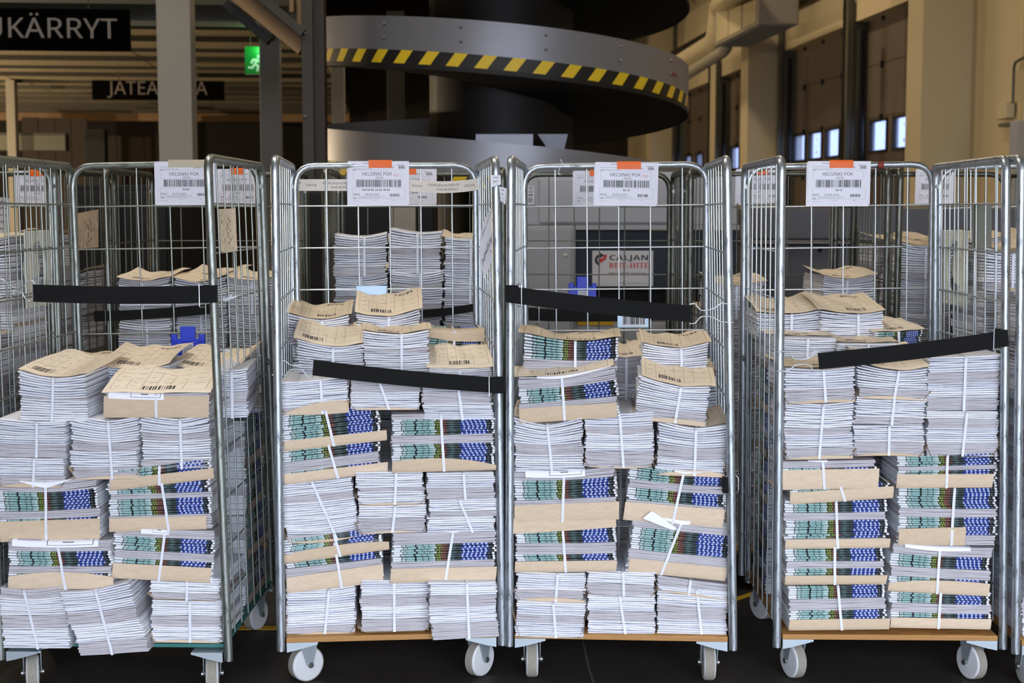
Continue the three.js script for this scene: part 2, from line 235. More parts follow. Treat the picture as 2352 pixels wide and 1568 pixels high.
function caster(x, z, turn, parent) {
  const c = mesh('caster', forkGeo, M.zinc, parent); c.position.set(x, 0, z); c.rotation.y = turn; c.scale.set(1.08, 1.1, 1.1);
  const w = mesh('wheel', wGeo, M.wheel, c); w.position.set(0, 0.0515, -0.004); const t = mesh('tread', treadGeo, M.tread, c); t.position.copy(w.position);
  mesh('axle_bolt', [new THREE.CylinderGeometry(0.004, 0.004, 0.06, 8).rotateZ(Math.PI / 2), new THREE.CylinderGeometry(0.0085, 0.0085, 0.006, 6).rotateZ(Math.PI / 2).translate(0.028, 0, 0), new THREE.CylinderGeometry(0.0085, 0.0085, 0.006, 6).rotateZ(Math.PI / 2).translate(-0.028, 0, 0)].map((g) => g.translate(0, 0.0515, -0.004)), M.bolt, c);
  return c;
}
const wireCache = new Map();
function wire(a, b, r, parent, mat = M.wire) { const m = mesh('wire', rod(a, b, r, 7), mat, parent); return m; }
const plyMap = canvas(256, 64, (x, w, h) => { for (let i = 0; i < 9; i++) { x.fillStyle = i & 1 ? '#8e6434' : '#b98949'; x.fillRect(0, i * h / 9, w, h / 9 + 1); } for (let i = 0; i < 300; i++) { x.fillStyle = i & 1 ? 'rgba(60,30,8,.2)' : 'rgba(230,190,130,.16)'; x.fillRect(rnd() * w, rnd() * h, 8 + rnd() * 40, 1); } });
const ply = std({ map: plyMap, roughness: 0.6 }), plyTop = std({ color: 0x9a7440, roughness: 0.6 }), tealDeck = std({ color: 0x2d6b66, roughness: 0.6 });
/* s: x [topL, topR, botL, botR] of the front posts in metres (world), z front plane, yaw, turns [fl, fr, rl, rr] of the casters */
function makeCage(s) {
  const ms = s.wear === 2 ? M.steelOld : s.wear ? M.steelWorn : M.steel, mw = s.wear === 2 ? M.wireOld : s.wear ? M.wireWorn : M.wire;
  const G = new THREE.Group(); G.name = 'roll_cage';
  const [tl, tr, bl, br] = s.x, mid = (bl + br) / 2, hb = (br - bl) / 2, H = 1.639, B = 0.122;
  G.position.set(mid, 0, 0).add(V3(0, 0, -s.z)).add(V3(-Math.sin(s.yaw) * DEPTH / 2, 0, -Math.cos(s.yaw) * DEPTH / 2)); G.rotation.y = s.yaw;
  const F = DEPTH / 2;
  mesh('deck', rbox(-hb + 0.017, hb - 0.017, s.teal ? 0.152 : 0.147, s.teal ? 0.164 : 0.163, -F + 0.02, F + (s.teal ? -0.03 : 0.004), 0.002), s.teal ? tealDeck : ply, G);
  for (const sx of [-1, 1]) for (const sz of [-1, 1]) {
    const pts = [[0, 0], [0, -0.03], [0.03, -0.024], [0.095, -0.006], [0.095, 0]].map(([x, y]) => new THREE.Vector2(-sx * x, y)), sh = new THREE.Shape(sx > 0 ? pts.reverse() : pts);
    const g = [new THREE.ExtrudeGeometry(sh, { depth: 0.003, bevelEnabled: false }).translate(sx * (hb - 0.018), 0.147, sz * F + (sz > 0 ? 0.001 : 0)), box(sx * (hb - 0.018), sx * (hb - 0.113), 0.144, 0.147, sz * F, sz * (F - 0.1))];
    mesh('corner_bracket', g, M.zinc, G);
  }
  const tz = s.turns || [0, 0, 0, 0];
  [[-1, 1], [1, 1], [-1, -1], [1, -1]].forEach(([a, b], i) => caster(a * (hb - 0.068), b * (F - 0.075), tz[i], G));
  const lean = [Math.atan((tl - bl) / (H - B)), Math.atan((tr - br) / (H - B))];
  [-1, 1].forEach((sd, k) => {
    const h = H - B, P = mesh('side_panel', [pipe([V3(0, 0, F), V3(0, h - 0.0155, F), V3(0, h - 0.0155, -F), V3(0, 0.02, -F)], 0.0132, 0.045, 12)], ms, G);
    P.position.set(sd * hb, B, 0); P.rotation.z = -lean[k];
    for (const y of WIRE_Y) wire(V3(sd * -0.006, y - B, -F), V3(sd * -0.006, y - B, F), 0.0028, P, mw);
    for (let i = 1; i <= 7; i++) { const z = -F + i * DEPTH / 8; wire(V3(0, 0.06, z), V3(0, h - 0.02, z), 0.0028, P, mw); }
    mesh('crimp_bolt', [new THREE.SphereGeometry(0.009, 8, 6).scale(0.6, 1.4, 1).translate(0, 0.82, -F + 0.014), new THREE.CylinderGeometry(0.008, 0.008, 0.008, 8).rotateX(Math.PI / 2).translate(0, h - 0.085, -F + 0.017)], M.bolt, P);
    if (s.plate === sd) {
      const sh = new THREE.Shape([[-0.12, 0], [0.12, 0], [0.12, 0.25], [-0.12, 0.25]].map(([x, y]) => new THREE.Vector2(x, y))), ho = new THREE.Path(); ho.absellipse(0, 0.125, 0.075, 0.098, 0, Math.PI * 2); sh.holes.push(ho);
      mesh('handle_plate', new THREE.ExtrudeGeometry(sh, { depth: 0.003, bevelEnabled: true, bevelSize: 0.003, bevelThickness: 0.002, bevelSegments: 2 }).rotateY(Math.PI / 2).translate(sd * -0.012, 1.15 - B, -F + 0.17), M.plate, P); mesh('recess_cup', new THREE.CylinderGeometry(1, 0.92, 0.004, 28).scale(0.062, 1, 0.085).rotateZ(Math.PI / 2).translate(sd * -0.03, 1.275 - B, -F + 0.17), M.plate, P);
    }
  });
  const ml = (Math.tan(lean[0]) + Math.tan(lean[1])) / 2, h = 1.642 - B, w = hb - 0.022 + (s.rearNarrow || 0), R = mesh('rear_panel', pipe([V3(-w, 0, 0), V3(-w, h - 0.013, 0), V3(w, h - 0.013, 0), V3(w, 0, 0)], 0.0115, 0.075, 10), ms, G);
  R.position.set(0, B, -F + 0.012); R.rotation.z = -Math.atan(ml);
  for (const y of WIRE_Y) wire(V3(-w, y - B - 0.004, 0.004), V3(w, y - B - 0.004, 0.004), 0.0027, R, mw);
  for (let i = 1; i <= 5; i++) { const x = -w + 0.01 + (i - 0.1) * (2 * w - 0.0) / 5.75; wire(V3(x, 0.04, -0.001), V3(x, h - 0.02, -0.001), 0.0028, R, mw); }
  return G;
}
const Z1 = 4.18, Z2 = 4.30;
const pxCage = (z, top, bot, extra) => { const vt = 360, vb = 1490; return { x: [at(top[0], vt, z).x, at(top[1], vt, z).x, at(bot[0], vb, z).x, at(bot[1], vb, z).x], z, ...extra }; };
const CAGES = {
  1: pxCage(Z1, [-49, 478], [-1, 526], { yaw: -0.02, wear: 1, teal: true, turns: [0.33, 0.2, 0.6, -0.4] }),
  2: pxCage(Z2, [634, 1139], [648, 1154], { yaw: 0.09, turns: [-1.0, -0.75, 0.3, 0.2] }),
  3: pxCage(Z2, [1173, 1668], [1169, 1682], { yaw: -0.058, turns: [0.06, 0.02, 0.3, 0.2] }),
  4: pxCage(Z2, [1797, 2310], [1785, 2301], { yaw: -0.024, turns: [0.36, 0.4, 0.5, 0.2] }),
  0: pxCage(Z1, [-610, -78], [-570, -40], { yaw: 0.0, wear: 1, plate: 1 }),
  5: pxCage(Z2 - 0.05, [2345, 2850], [2331, 2840], { yaw: 0.02, plate: -1 }),
};
const WHO = { 1: 'the splayed leftmost cage', 2: 'the cage with mirrored tape', 3: 'the cage before the red-lettered sign', 4: 'the rightmost whole cage' };
const CLABEL = {
  0: 'wire roll cage cut off at the far left, oval-holed plate on its side panel', 1: 'wire roll cage whose card reads 00-99, its right side panel splayed out',
  2: 'wire roll cage whose card is marked 2/2 in red, front wheel turned sideways', 3: 'wire roll cage whose card is marked 1/2 in red, strap hung high',
  4: 'rightmost whole roll cage, bare plywood deck, black strap slanting up across it', 5: 'wire roll cage cut off at the far right, oval-holed plate on its side panel',
};
for (const k of [1, 2, 3, 4, 0, 5]) add(tag(makeCage(CAGES[k]), CLABEL[k], 'roll cage', 'front row of roll cages'));

// ---------- the bundles facing the camera: [where, kind, left, right, top, bottom (pixels), tilt in degrees, layers, look] ----------
const OPT_PX = ['V', 'Vb', 'fan', 'rise', 'skew', 'droop', 'k', 'kt', 'kb', 'ku', 'top', 'tt'];
const ORD = ['lowest', 'second up', 'third up', 'fourth up', 'fifth up', 'sixth up', 'seventh up', 'eighth up', 'ninth up', 'tenth up'];
const SIDE = { L: 'at left', M: 'at middle', R: 'at right' }, TOP = {};
function place(cage, rows) {
  const C = CAGES[cage], count = {};
  for (const [col, kind, uL, uR, vT, vB, tilt, sec, o = {}] of rows) {
    const back = o.back || 0, d = C.z + 0.012 + back - (o.dz || 0), uc = (uL + uR) / 2, b = at(uc, vB, d), t = at(uc, vT, d), m = d * 1.02 / FPX, q = { ...o };
    for (const k of OPT_PX) if (q[k]) q[k] *= m;
    if (q.slip) q.slip = [q.slip[0], q.slip[1], q.slip[2] * m, q.slip[3]];
    if (q.cover) { q.cover = { ...q.cover }; for (const k of ['rise', 'curl', 'dx', 'sk']) if (q.cover[k]) q.cover[k] *= m; }
    const g = bundle((uR - uL) * m, kind === 'N' ? 0.315 : 0.21, t.y - b.y, sec, q);
    g.position.copy(b); g.rotation.order = 'YXZ'; g.rotation.set(0, C.yaw + (o.yaw || 0) + rr(-0.015, 0.015), tilt * Math.PI / 180);
    const n = count[col] = (count[col] ?? -1) + 1, P = sec.includes('P');
    const look = o.look || (P ? (o.k ? 'printed-spine bundle above kraft' : 'printed-spine bundle') : o.cover ? 'kraft-topped newspaper bundle' : 'white-edged newspaper bundle');
    add(tag(g, o.label || `${look}, ${ORD[n]} ${SIDE[col]} in ${WHO[cage]}`, 'newspaper bundle', 'newspaper bundles in the front cages'));
  }
}
place(1, [
  ['L', 'N', 5, 164, 1354, 1489, 0, 'O22F38O28F47', { skew: -6, V: 5, sx: -.25, sb: .05, dz: .02 }],
  ['M', 'N', 178, 343, 1352, 1502, 4, 'F52O28F42O32', { skew: -27, fan: 8, V: 4, sx: 0, sb: -.02, dz: .04 }],
  ['R', 'N', 346, 512, 1379, 1474, -.5, 'F36O26F36', { sx: .1, sb: .1, kb: 7, V: 1 }],
  ['R', 'N', 343, 508, 1327, 1377, -1.5, 'F35O14', { sx: .05, kb: 3, V: 1, ku: 14 }],
  ['L', 'W', 20, 260, 1243, 1351, 0, 'O24P34O16P34', { k: 40, kx: [-1, 1.02], karc: .28, V: 4, sx: -.05, sb: .1, slip: [-.9, .75, 16], dz: .015 }],
  ['R', 'W', 258, 492, 1216, 1332, -2.5, 'O20P32O18P46', { k: 36, kx: [-1, .94], V: 2, sx: .02, sb: -.08, slip: [-.45, .1, 13] }],
  ['L', 'W', -5, 232, 1107, 1240, 2, 'O24P42O18P48', { k: 48, V: 11, sx: 0, sb: -.05, slip: [-.5, .55, 16, 1] }],
  ['R', 'W', 252, 490, 1102, 1217, 2, 'P31O12P38O34', { k: 32, kx: [-1, .88], V: 0, sx: .05, sb: .15 }],
  ['R', 'W', 254, 492, 1068, 1112, 7, 'P30P14', { k: 25, kx: [-1, 1.02], V: 2, sx: 0, sb: -.05 }],
  ['L', 'N', -4, 150, 1052, 1118, -.5, 'F43O26', { kb: 10, V: 1, sx: .1, sb: .05 }],
  ['L', 'N', -3, 156, 968, 1050, -1, 'F54O28', { sx: .12, sb: .1, V: 4 }],
  ['M', 'N', 163, 322, 966, 1099, 1, 'F52O20F36O25', { sx: .15, sb: .2, V: 9, kb: 9, kc: .6, ku: 30 }],
  ['R', 'N', 325, 487, 962, 1075, 1, 'F37O14F43O20', { sx: .15, sb: .15, V: 9, fan: 3 }],
  ['L', 'N', 45, 203, 868, 967, -1, 'F47O3F47', { V: 8, fan: -3, sx: 0, sb: -.05, cover: { k: 0, rise: 18, over: 0, sk: 26, side: .003 }, rise: 6 }],
  ['R', 'W', 240, 480, 904, 958, 0, 'O20P34', { k: 50, sx: 0, sb: 0, V: 4, look: 'bundle with kraft front and form', cover: { k: 2, rise: 32, over: .004, curl: -20 }, slip: [-.9, .15, 16], rise: 8 }],
  ['M', 'N', 232, 390, 845, 905, 0, 'F40O20', { back: .22, V: 5, cover: { k: 1, rise: 26, over: .02, curl: 40, cside: 1 } }],
  ['L', 'N', 90, 250, 842, 900, 0, 'F40O20', { back: .36, V: 6, cover: { k: 3, rise: 8, over: .02 } }],
  ['R', 'N', 404, 556, 848, 910, 0, 'F30O30', { back: .36, V: 6, cover: { k: 0, rise: 24, over: .02, curl: 30, cside: 1 } }],
  ['R', 'N', 498, 570, 850, 960, 0, 'F50O30F30', { back: .14, V: 3, yaw: .1, label: 'short bundle of newspapers pressed against the splayed right panel' }],
]);
place(2, [
  ['L', 'N', 653, 815, 1354, 1456, 1.5, 'F40F45O17', { kb: 6, fan: 4, V: 3, sx: .25, sb: .15, skew: 6 }],
  ['M', 'N', 827, 985, 1332, 1449, 0, 'F33O25F29O27', { sx: 0, sb: 0, V: 1, kb: 2, ku: 12 }],
  ['R', 'N', 989, 1147, 1337, 1466, 1.5, 'F31O25F38O36', { sx: .1, sb: .12, V: 1, fan: -3, dz: .03 }],
  ['L', 'W', 661, 886, 1246, 1348, 5.5, 'P48O20P34', { k: 40, kx: [-1, .97], kt: 3, sx: .05, sb: .1, V: 1 }],
  ['R', 'W', 900, 1140, 1221, 1335, 0, 'O28P39O22P25', { k: 34, kx: [-1.02, 1], sx: .18, sb: .02, V: 0, fan: 2, slip: [.0, .4, 5, 1] }],
  ['L', 'W', 652, 884, 1226, 1278, 7, 'P28O26', { k: 27, kx: [-1, 1.1], karc: .25, sx: .05, sb: .12, V: 0 }],
  ['L', 'N', 656, 826, 1100, 1244, 3, 'F34O16F75O18', { kb: 6, ku: 20, skew: -9, fan: 3, V: 2, Vb: 8, sx: -.1, sb: .4 }],
  ['M', 'N', 822, 980, 1161, 1222, 0, 'F28O30', { kb: 5, V: 2, Vb: -3, sx: .1, sb: 0, ku: 26 }],
  ['M', 'N', 821, 977, 1083, 1158, 0, 'F36O7F30', { kb: 5, V: 1, sx: .15, sb: .1 }],
  ['R', 'N', 983, 1141, 1146, 1222, 0, 'F30O12F36', { V: 1, sx: -.1, sb: .3 }],
  ['R', 'N', 982, 1140, 1085, 1145, 0, 'F36O24', { V: 1, sx: .05, sb: .1, ku: 16 }],
  ['L', 'W', 655, 880, 1012, 1098, 6, 'P38O24P26', { k: 24, kx: [-1, 1.1], V: 1, sx: -.05, sb: .08 }],
  ['R', 'W', 902, 1138, 950, 1081, .5, 'O12P36O20P62', { k: 31, kx: [-1, 1.05], karc: .35, kc: -.3, V: 0, sx: -.05, sb: 0 }],
  ['L', 'W', 655, 880, 940, 1023, 5.5, 'P62O20', { k: 24, kx: [-1, 1.08], V: 0, fan: 1, sx: -.1, sb: .0 }],
  ['L', 'N', 648, 803, 872, 951, 2, 'F64O16', { kb: 30, kc: .55, V: 1, fan: 4, Vb: 3, sx: .18, sb: .2 }],
  ['M', 'N', 806, 966, 874, 940, -.5, 'O26F40', { kb: 6, V: 0, sx: -.2, sb: .1 }],
  ['R', 'N', 970, 1131, 886, 964, -1, 'F14O25F40', { V: 1, sx: 0, sb: .15 }],
  ['L', 'N', 681, 834, 796, 880, 0, 'F60F20', { back: .2, V: 8, sx: .1, cover: { k: 0, rise: 33, over: .006, side: .004 }, fan: -4 }],
  ['M', 'N', 836, 987, 768, 880, 0, 'F34O10F40O26', { back: .2, V: 6, sx: .15, fan: 3, cover: { k: 1, rise: 0, over: -.006 } }],
  ['R', 'N', 985, 1128, 846, 890, 0, 'F20O20', { back: .2, V: 2, cover: { k: 2, rise: 36, over: .01, curl: 12 } }],
  ['L', 'N', 663, 803, 734, 790, 0, 'F56', { back: .46, V: 8, sx: .1, cover: { k: 3, rise: 18, over: .004 } }],
  ['M', 'N', 821, 966, 728, 795, 0, 'F66', { back: .46, V: 8, sx: 0, fan: 5, cover: { k: 1, rise: 38, over: .0, curl: 6 } }],
  ['R', 'W', 975, 1110, 760, 806, -2, 'P36O10', { back: .48, V: 3, top: 24, tt: 4 }],
  ['R', 'N', 990, 1120, 806, 850, 0, 'F20O24', { back: .46, V: 2, cover: { k: 0, rise: 6, over: .01 } }],
]);
place(3, [
  ['L', 'N', 1182, 1343, 1383, 1463, 0, 'F32O16F34', { kb: 3, ku: 60, V: 1, sx: .1, sb: .18, dz: .015, fan: -2 }],
  ['M', 'N', 1350, 1508, 1366, 1458, -.5, 'F40O22F32', { sx: -.1, sb: .1, V: 0 }],
  ['R', 'N', 1510, 1672, 1352, 1457, 0, 'F40O30F34', { sx: .1, sb: .25, V: 1, fan: -5 }],
  ['L', 'N', 1184, 1345, 1316, 1380, -.5, 'F40O24', { kb: 10, kc: .1, ku: 24, sx: .2, sb: .15, V: 2 }],
  ['M', 'N', 1346, 1504, 1312, 1367, -2, 'F30O26', { sx: .05, sb: .1, V: 2, kb: 2, ku: 20 }],
  ['R', 'N', 1508, 1672, 1333, 1366, -7, 'O32', { kb: 5, ku: 20, V: 2, sx: -.1, sb: -.1 }],
  ['L', 'W', 1183, 1416, 1190, 1312, 1.5, 'P52O23P14O22', { k: 26, kx: [-1, 1], top: 30, tt: -6, V: 1, sx: -.05, sb: .0 }],
  ['R', 'W', 1437, 1668, 1192, 1322, -5, 'O30P54O28P26', { k: 32, kx: [-.95, .98], V: 2, sx: .0, sb: -.3, skew: 3, slip: [-.55, .15, 14, .8] }],
  ['L', 'W', 1183, 1420, 1082, 1196, 3, 'O22P46O22P30', { k: 42, kx: [-1, 1.02], V: 6, sx: .0, sb: -.08, slip: [-.75, .4, 16] }],
  ['R', 'W', 1436, 1664, 1082, 1202, -4, 'P30O18P28O46', { k: 43, kx: [-1.03, .96], V: 5, sx: .1, sb: -.05, slip: [-.1, .55, 6, 1] }],
  ['L', 'N', 1181, 1340, 975, 1085, 0, 'F50O22F42', { V: 11, sx: -.05, sb: .1, cover: { k: 2, over: -.012, rise: 6, curl: 40, cside: 1 } }],
  ['M', 'N', 1343, 1502, 950, 1074, 0, 'F32O16F40O38', { V: 3, sx: .0, sb: .12, kb: 4, fan: 2, Vb: 4 }],
  ['R', 'N', 1506, 1665, 982, 1092, -2, 'F48O26F34O4', { V: 8, sx: .1, sb: .12, kb: 14, kc: .2, cover: { k: 0, over: -.01, rise: 6 } }],
  ['L', 'W', 1195, 1422, 862, 964, 4, 'O26P32O20P24', { k: 34, kx: [-1, .96], V: 9, fan: 5, sx: -.1, sb: -.1, cover: { k: 2, over: .0, rise: 10, dx: -10 }, slip: [-.6, .9, 8, .9] }],
  ['R', 'N', 1456, 1620, 885, 970, -6, 'F50O24', { V: 7, sx: .2, sb: .15, kb: 12, kc: .4, cover: { k: 1, over: .004, rise: 30, dx: 10, side: .004 } }],
  ['L', 'W', 1200, 1416, 784, 850, 0, 'P42O22', { back: .12, V: 14, sx: .12, sb: .12, fan: -2, cover: { k: 3, over: .0, rise: 4, side: .012 } }],
  ['R', 'N', 1476, 1626, 800, 885, -1, 'F50O40', { back: .22, V: 8, fan: 6, sx: .15, sb: .2, cover: { k: 1, over: .002, rise: 10 } }],
  ['M', 'N', 1392, 1484, 820, 945, 0, 'O60F60', { back: .4, V: 4, look: 'shadowed kraft-topped bundle', cover: { k: 2, over: .01, rise: 12, curl: 36 } }],
  ['R', 'N', 1470, 1590, 800, 870, 0, 'F50', { back: .5, V: 4, cover: { k: 0, over: .01, rise: 12, curl: 10 } }],
]);
place(4, [
  ['L', 'W', 1812, 2036, 1345, 1445, 1, 'P30O26P44', { k: 26, kx: [-1, 1.06], V: 1, fan: 2, sx: .0, sb: .08 }],
  ['R', 'W', 2042, 2274, 1358, 1442, -.5, 'P30O22P34', { k: 25, kx: [-.97, 1], V: 1, sx: .0, sb: -.03, fan: -2 }],
  ['L', 'W', 1803, 2030, 1251, 1341, .5, 'P38O16P36', { k: 22, kx: [-1, 1.05], V: 0, sx: .0, sb: .0 }],
  ['R', 'W', 2042, 2272, 1256, 1362, -2.5, 'O22P28O22P34', { k: 32, kx: [-1.02, .98], karc: .2, kc: .3, V: 4, sx: -.05, sb: -.05, slip: [-.75, .55, 12, .3] }],
  ['L', 'W', 1802, 2038, 1150, 1258, 1, 'P28O18P42O22', { k: 22, kx: [-.98, 1.04], V: 1, sx: .0, sb: .03 }],
  ['R', 'W', 2062, 2288, 1121, 1251, 0, 'P48O20P42O22', { k: 42, kx: [-.98, .36], kt: 4, V: 2, sx: .12, sb: .08 }],
  ['L', 'W', 1818, 2044, 1116, 1150, 4, 'P14O20', { k: 28, kx: [-1.02, 1.06], V: 0, sx: .0, sb: .08 }],
  ['L', 'W', 1790, 2012, 1058, 1122, 1.5, 'O16P18O30', { k: 46, kx: [-1.05, 1.04], V: 1, sx: -.1, sb: -.07, slip: [-.4, .0, 5, .6] }],
  ['R', 'W', 2060, 2290, 1045, 1119, .5, 'P26O10P40', { k: 32, kx: [-1, .9], V: 2, fan: 3, sx: .0, sb: -.02 }],
  ['L', 'N', 1802, 1960, 928, 1053, 1.5, 'F56O14F30O25', { kb: 8, kc: .3, V: 4, sx: .15, sb: .0 }],
  ['M', 'N', 1960, 2122, 977, 1045, 0, 'F38O30', { kb: 7, V: 0, Vb: -2, sx: .0, sb: .0 }],
  ['M', 'N', 1963, 2124, 914, 975, -1.5, 'F44O16', { V: 2, sx: .1, sb: .05 }],
  ['R', 'N', 2128, 2292, 944, 1047, 0, 'F18O20F34O30', { V: 0, sx: .1, sb: .0, ku: 40, kb: 2 }],
  ['L', 'N', 1803, 1965, 848, 924, 2, 'F46O28', { kb: 7, kc: .2, V: 3, sx: .1, sb: .15, cover: { k: 3, over: -.02, rise: 6 } }],
  ['M', 'N', 1968, 2130, 852, 916, -2, 'F50O24', { kb: 8, V: 8, sx: .15, sb: .05, cover: { k: 0, over: -.003, rise: 32, side: .0 } }],
  ['R', 'N', 2131, 2295, 818, 942, 1, 'F38O24F36O30', { V: 1, fan: 2, sx: .05, sb: .0 }],
  ['L', 'N', 1774, 1918, 776, 845, -1, 'F50O20', { back: .24, V: 2, sx: .1, sb: .1, cover: { k: 2, over: -.06, rise: 2 } }],
  ['M', 'N', 1924, 2064, 790, 840, 0, 'F24O26', { back: .2, V: 2, cover: { k: 1, over: -.03, rise: 4 } }],
  ['L', 'N', 1738, 1882, 722, 782, 0, 'F56', { back: .44, V: 4, fan: 4, sx: .1, cover: { k: 0, over: .0, rise: 24, side: .0 } }],
  ['M', 'N', 1888, 2032, 722, 788, 1, 'F46O16', { back: .40, V: 5, sx: .15, kb: 8, cover: { k: 3, over: .0, rise: 28, dx: -4 } }],
  ['R', 'N', 2010, 2120, 762, 800, 3, 'P34', { back: .36, V: 2, cover: { k: 2, over: .0, rise: 12 } }],
]);
// stacks deeper in the cages: a few kinds of bundle, copied; the lowest ones, out of sight, are tall
const kind = (h, sec, o) => bundle(0.205, 0.315, h, sec, { coarse: 1.25, nx: 7, ...o });
const KINDS = [
  kind(0.155, 'F60O30F60', { V: 0.009, fan: -0.004, kb: 0.003, ku: 0.02, sx: 0.1 }), kind(0.15, 'F40O25F50O35', { V: 0.010, fan: 0.006, sx: 0.15 }),
  kind(0.13, 'O20F70O30', { V: 0.010, sx: -0.1, cover: { k: 1, rise: 0.02, over: 0.006 } }), kind(0.125, 'F20F70O20', { V: 0.013, fan: 0.004, cover: { k: 3, rise: 0.012, over: 0.004, curl: 0.06, cside: 1 } }),
  kind(0.30, 'F60O40F70O40F60', { V: 0.004 }), kind(0.14, 'F60O10F40', { V: 0.008, fan: 0.005 }), kind(0.142, 'O50F60', { V: 0.008, fan: -0.005, sx: 0.2 }),
];
KINDS.push(bundle(0.30, 0.205, 0.152, 'P46O20P50', { V: 0.004, coarse: 1.25, nx: 7, k: 0.034 }));
const HIGH = [0.157, 0.152, 0.132, 0.127, 0.302, 0.142, 0.144, 0.154];
const COLS = ['left', 'middle', 'right'];
const deep = (n) => [(c, k) => `newspaper bundle deep in ${WHO[n]}, ${ORD[k]} in ${COLS[c]} rear stack`, 'newspaper bundles deep in the cages'];
function fill(cage, z, tops, label, group, opt = {}) {
  const C = CAGES[cage], hw = (C.x[3] - C.x[2]) / 2, cx0 = (C.x[2] + C.x[3]) / 2;
  tops.forEach((top, c) => {
    let y = 0.164; const list = [], low = opt.low ?? 0.8;
    while (y < top - 0.07) { const q = opt.spine && opt.spine[0] === c ? 7 : y + 0.3 < Math.min(low, top) + 0.06 ? 4 : [0, 1, 5, 6][Math.floor(rnd() * 4)]; list.push([q, y]); y += HIGH[q]; }
    if (opt.cover !== false && list.length) { const l = list[list.length - 1]; if (l[0] !== 4 && l[0] !== 7) l[0] = 2 + Math.floor(rnd() * 2); }
    list.forEach(([q, yy], k) => {
      const o = KINDS[q].clone(), lx = (c - (tops.length - 1) / 2) * 0.213, p = V3(lx + rr(-0.006, 0.006), yy, -z + rr(-0.012, 0.012)).applyAxisAngle(V3(0, 1, 0), C.yaw);
      o.position.set(cx0 + p.x, p.y, -C.z + p.z); o.rotation.y = C.yaw + rr(-0.04, 0.04); if (q === 7) { const e = opt.spine[1], m = V3(e * 0.1, 0, -0.155).applyAxisAngle(V3(0, 1, 0), C.yaw); o.position.add(m); o.rotation.y += e * Math.PI / 2; }
      add(tag(o, typeof label === 'function' ? label(c, k, list.length, yy) : label, 'newspaper bundle', group));
    });
  });
}
fill(1, 0.44, [0.86, 0.84, 0.84], ...deep(1), { cover: false, spine: [2, 1] });
fill(2, 0.47, [1.02, 1.02, 0.98], ...deep(2), { cover: false }); fill(3, 0.46, [0.8, 0.86, 0.9], ...deep(3)); fill(4, 0.46, [1.06, 1.04, 0.98], ...deep(4), { cover: false, spine: [0, -1] });
const side = (where, half) => (c, k) => `newspaper bundle, ${ORD[k]} in the ${COLS[c]} ${half} stack, far ${where} cut-off cage`;
fill(0, 0.1, [0.6, 0.8, 1.05], side('left', 'front'), 'bundles in the far left cage'); fill(0, 0.45, [0.9, 1.2, 1.4], side('left', 'rear'), 'bundles at the back of the far left cage');
fill(5, 0.02, [1.15, 1.1, 1.1], side('right', 'front'), 'bundles in the far right cage'); fill(5, 0.44, [1.35, 1.2, 1.2], side('right', 'rear'), 'bundles at the back of the far right cage');
// ---------- second row of cages ----------
const Z3 = 5.42;
const ROW2 = [[85, -0.02], [520, 0.03], [955, 0.06], [1372, -0.03], [1745, 0.02], [2147, -0.02]];
const R2 = ['first', 'second', 'third', 'fourth', 'fifth', 'sixth'];
ROW2.forEach(([u, yaw], i) => {
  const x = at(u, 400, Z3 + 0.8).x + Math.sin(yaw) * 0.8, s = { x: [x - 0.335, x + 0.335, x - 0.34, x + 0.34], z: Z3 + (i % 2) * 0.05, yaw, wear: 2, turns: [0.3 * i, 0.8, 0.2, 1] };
  CAGES['r' + i] = s; add(tag(makeCage(s), `wire roll cage of the second row, ${R2[i]} from the left`, 'roll cage', 'second row of roll cages'));
});
const r2 = (i, half = 'front') => (c, k) => `newspaper bundle, ${ORD[k]} in ${COLS[c]} ${half} stack, ${R2[i]} second-row cage from left`;
const TOP2 = [[1.1, 1.25, 1.38], [1.25, 1.22, 1.2], [1.36, 1.36, 1.36], [0.8, 0.75, 0.9], [1.13, 1.10, 1.15], [1.34, 1.36, 1.36]];
TOP2.forEach((t, i) => fill('r' + i, 0.06, t, r2(i), 'bundles in the second row of cages', { cover: i !== 2 }));
for (const [i, z, t] of [[2, 0.42, [1.25, 1.3, 1.3]], [1, 0.42, [1.1, 1.2, 1.1]], [4, 0.42, [1.1, 1.1, 1.12]], [0, 0.42, [1.2, 1.3, 1.2]], [5, 0.42, [1.3, 1.4, 1.3]]])
  fill('r' + i, z, t, r2(i, 'rear'), 'bundles at the back of the second row');

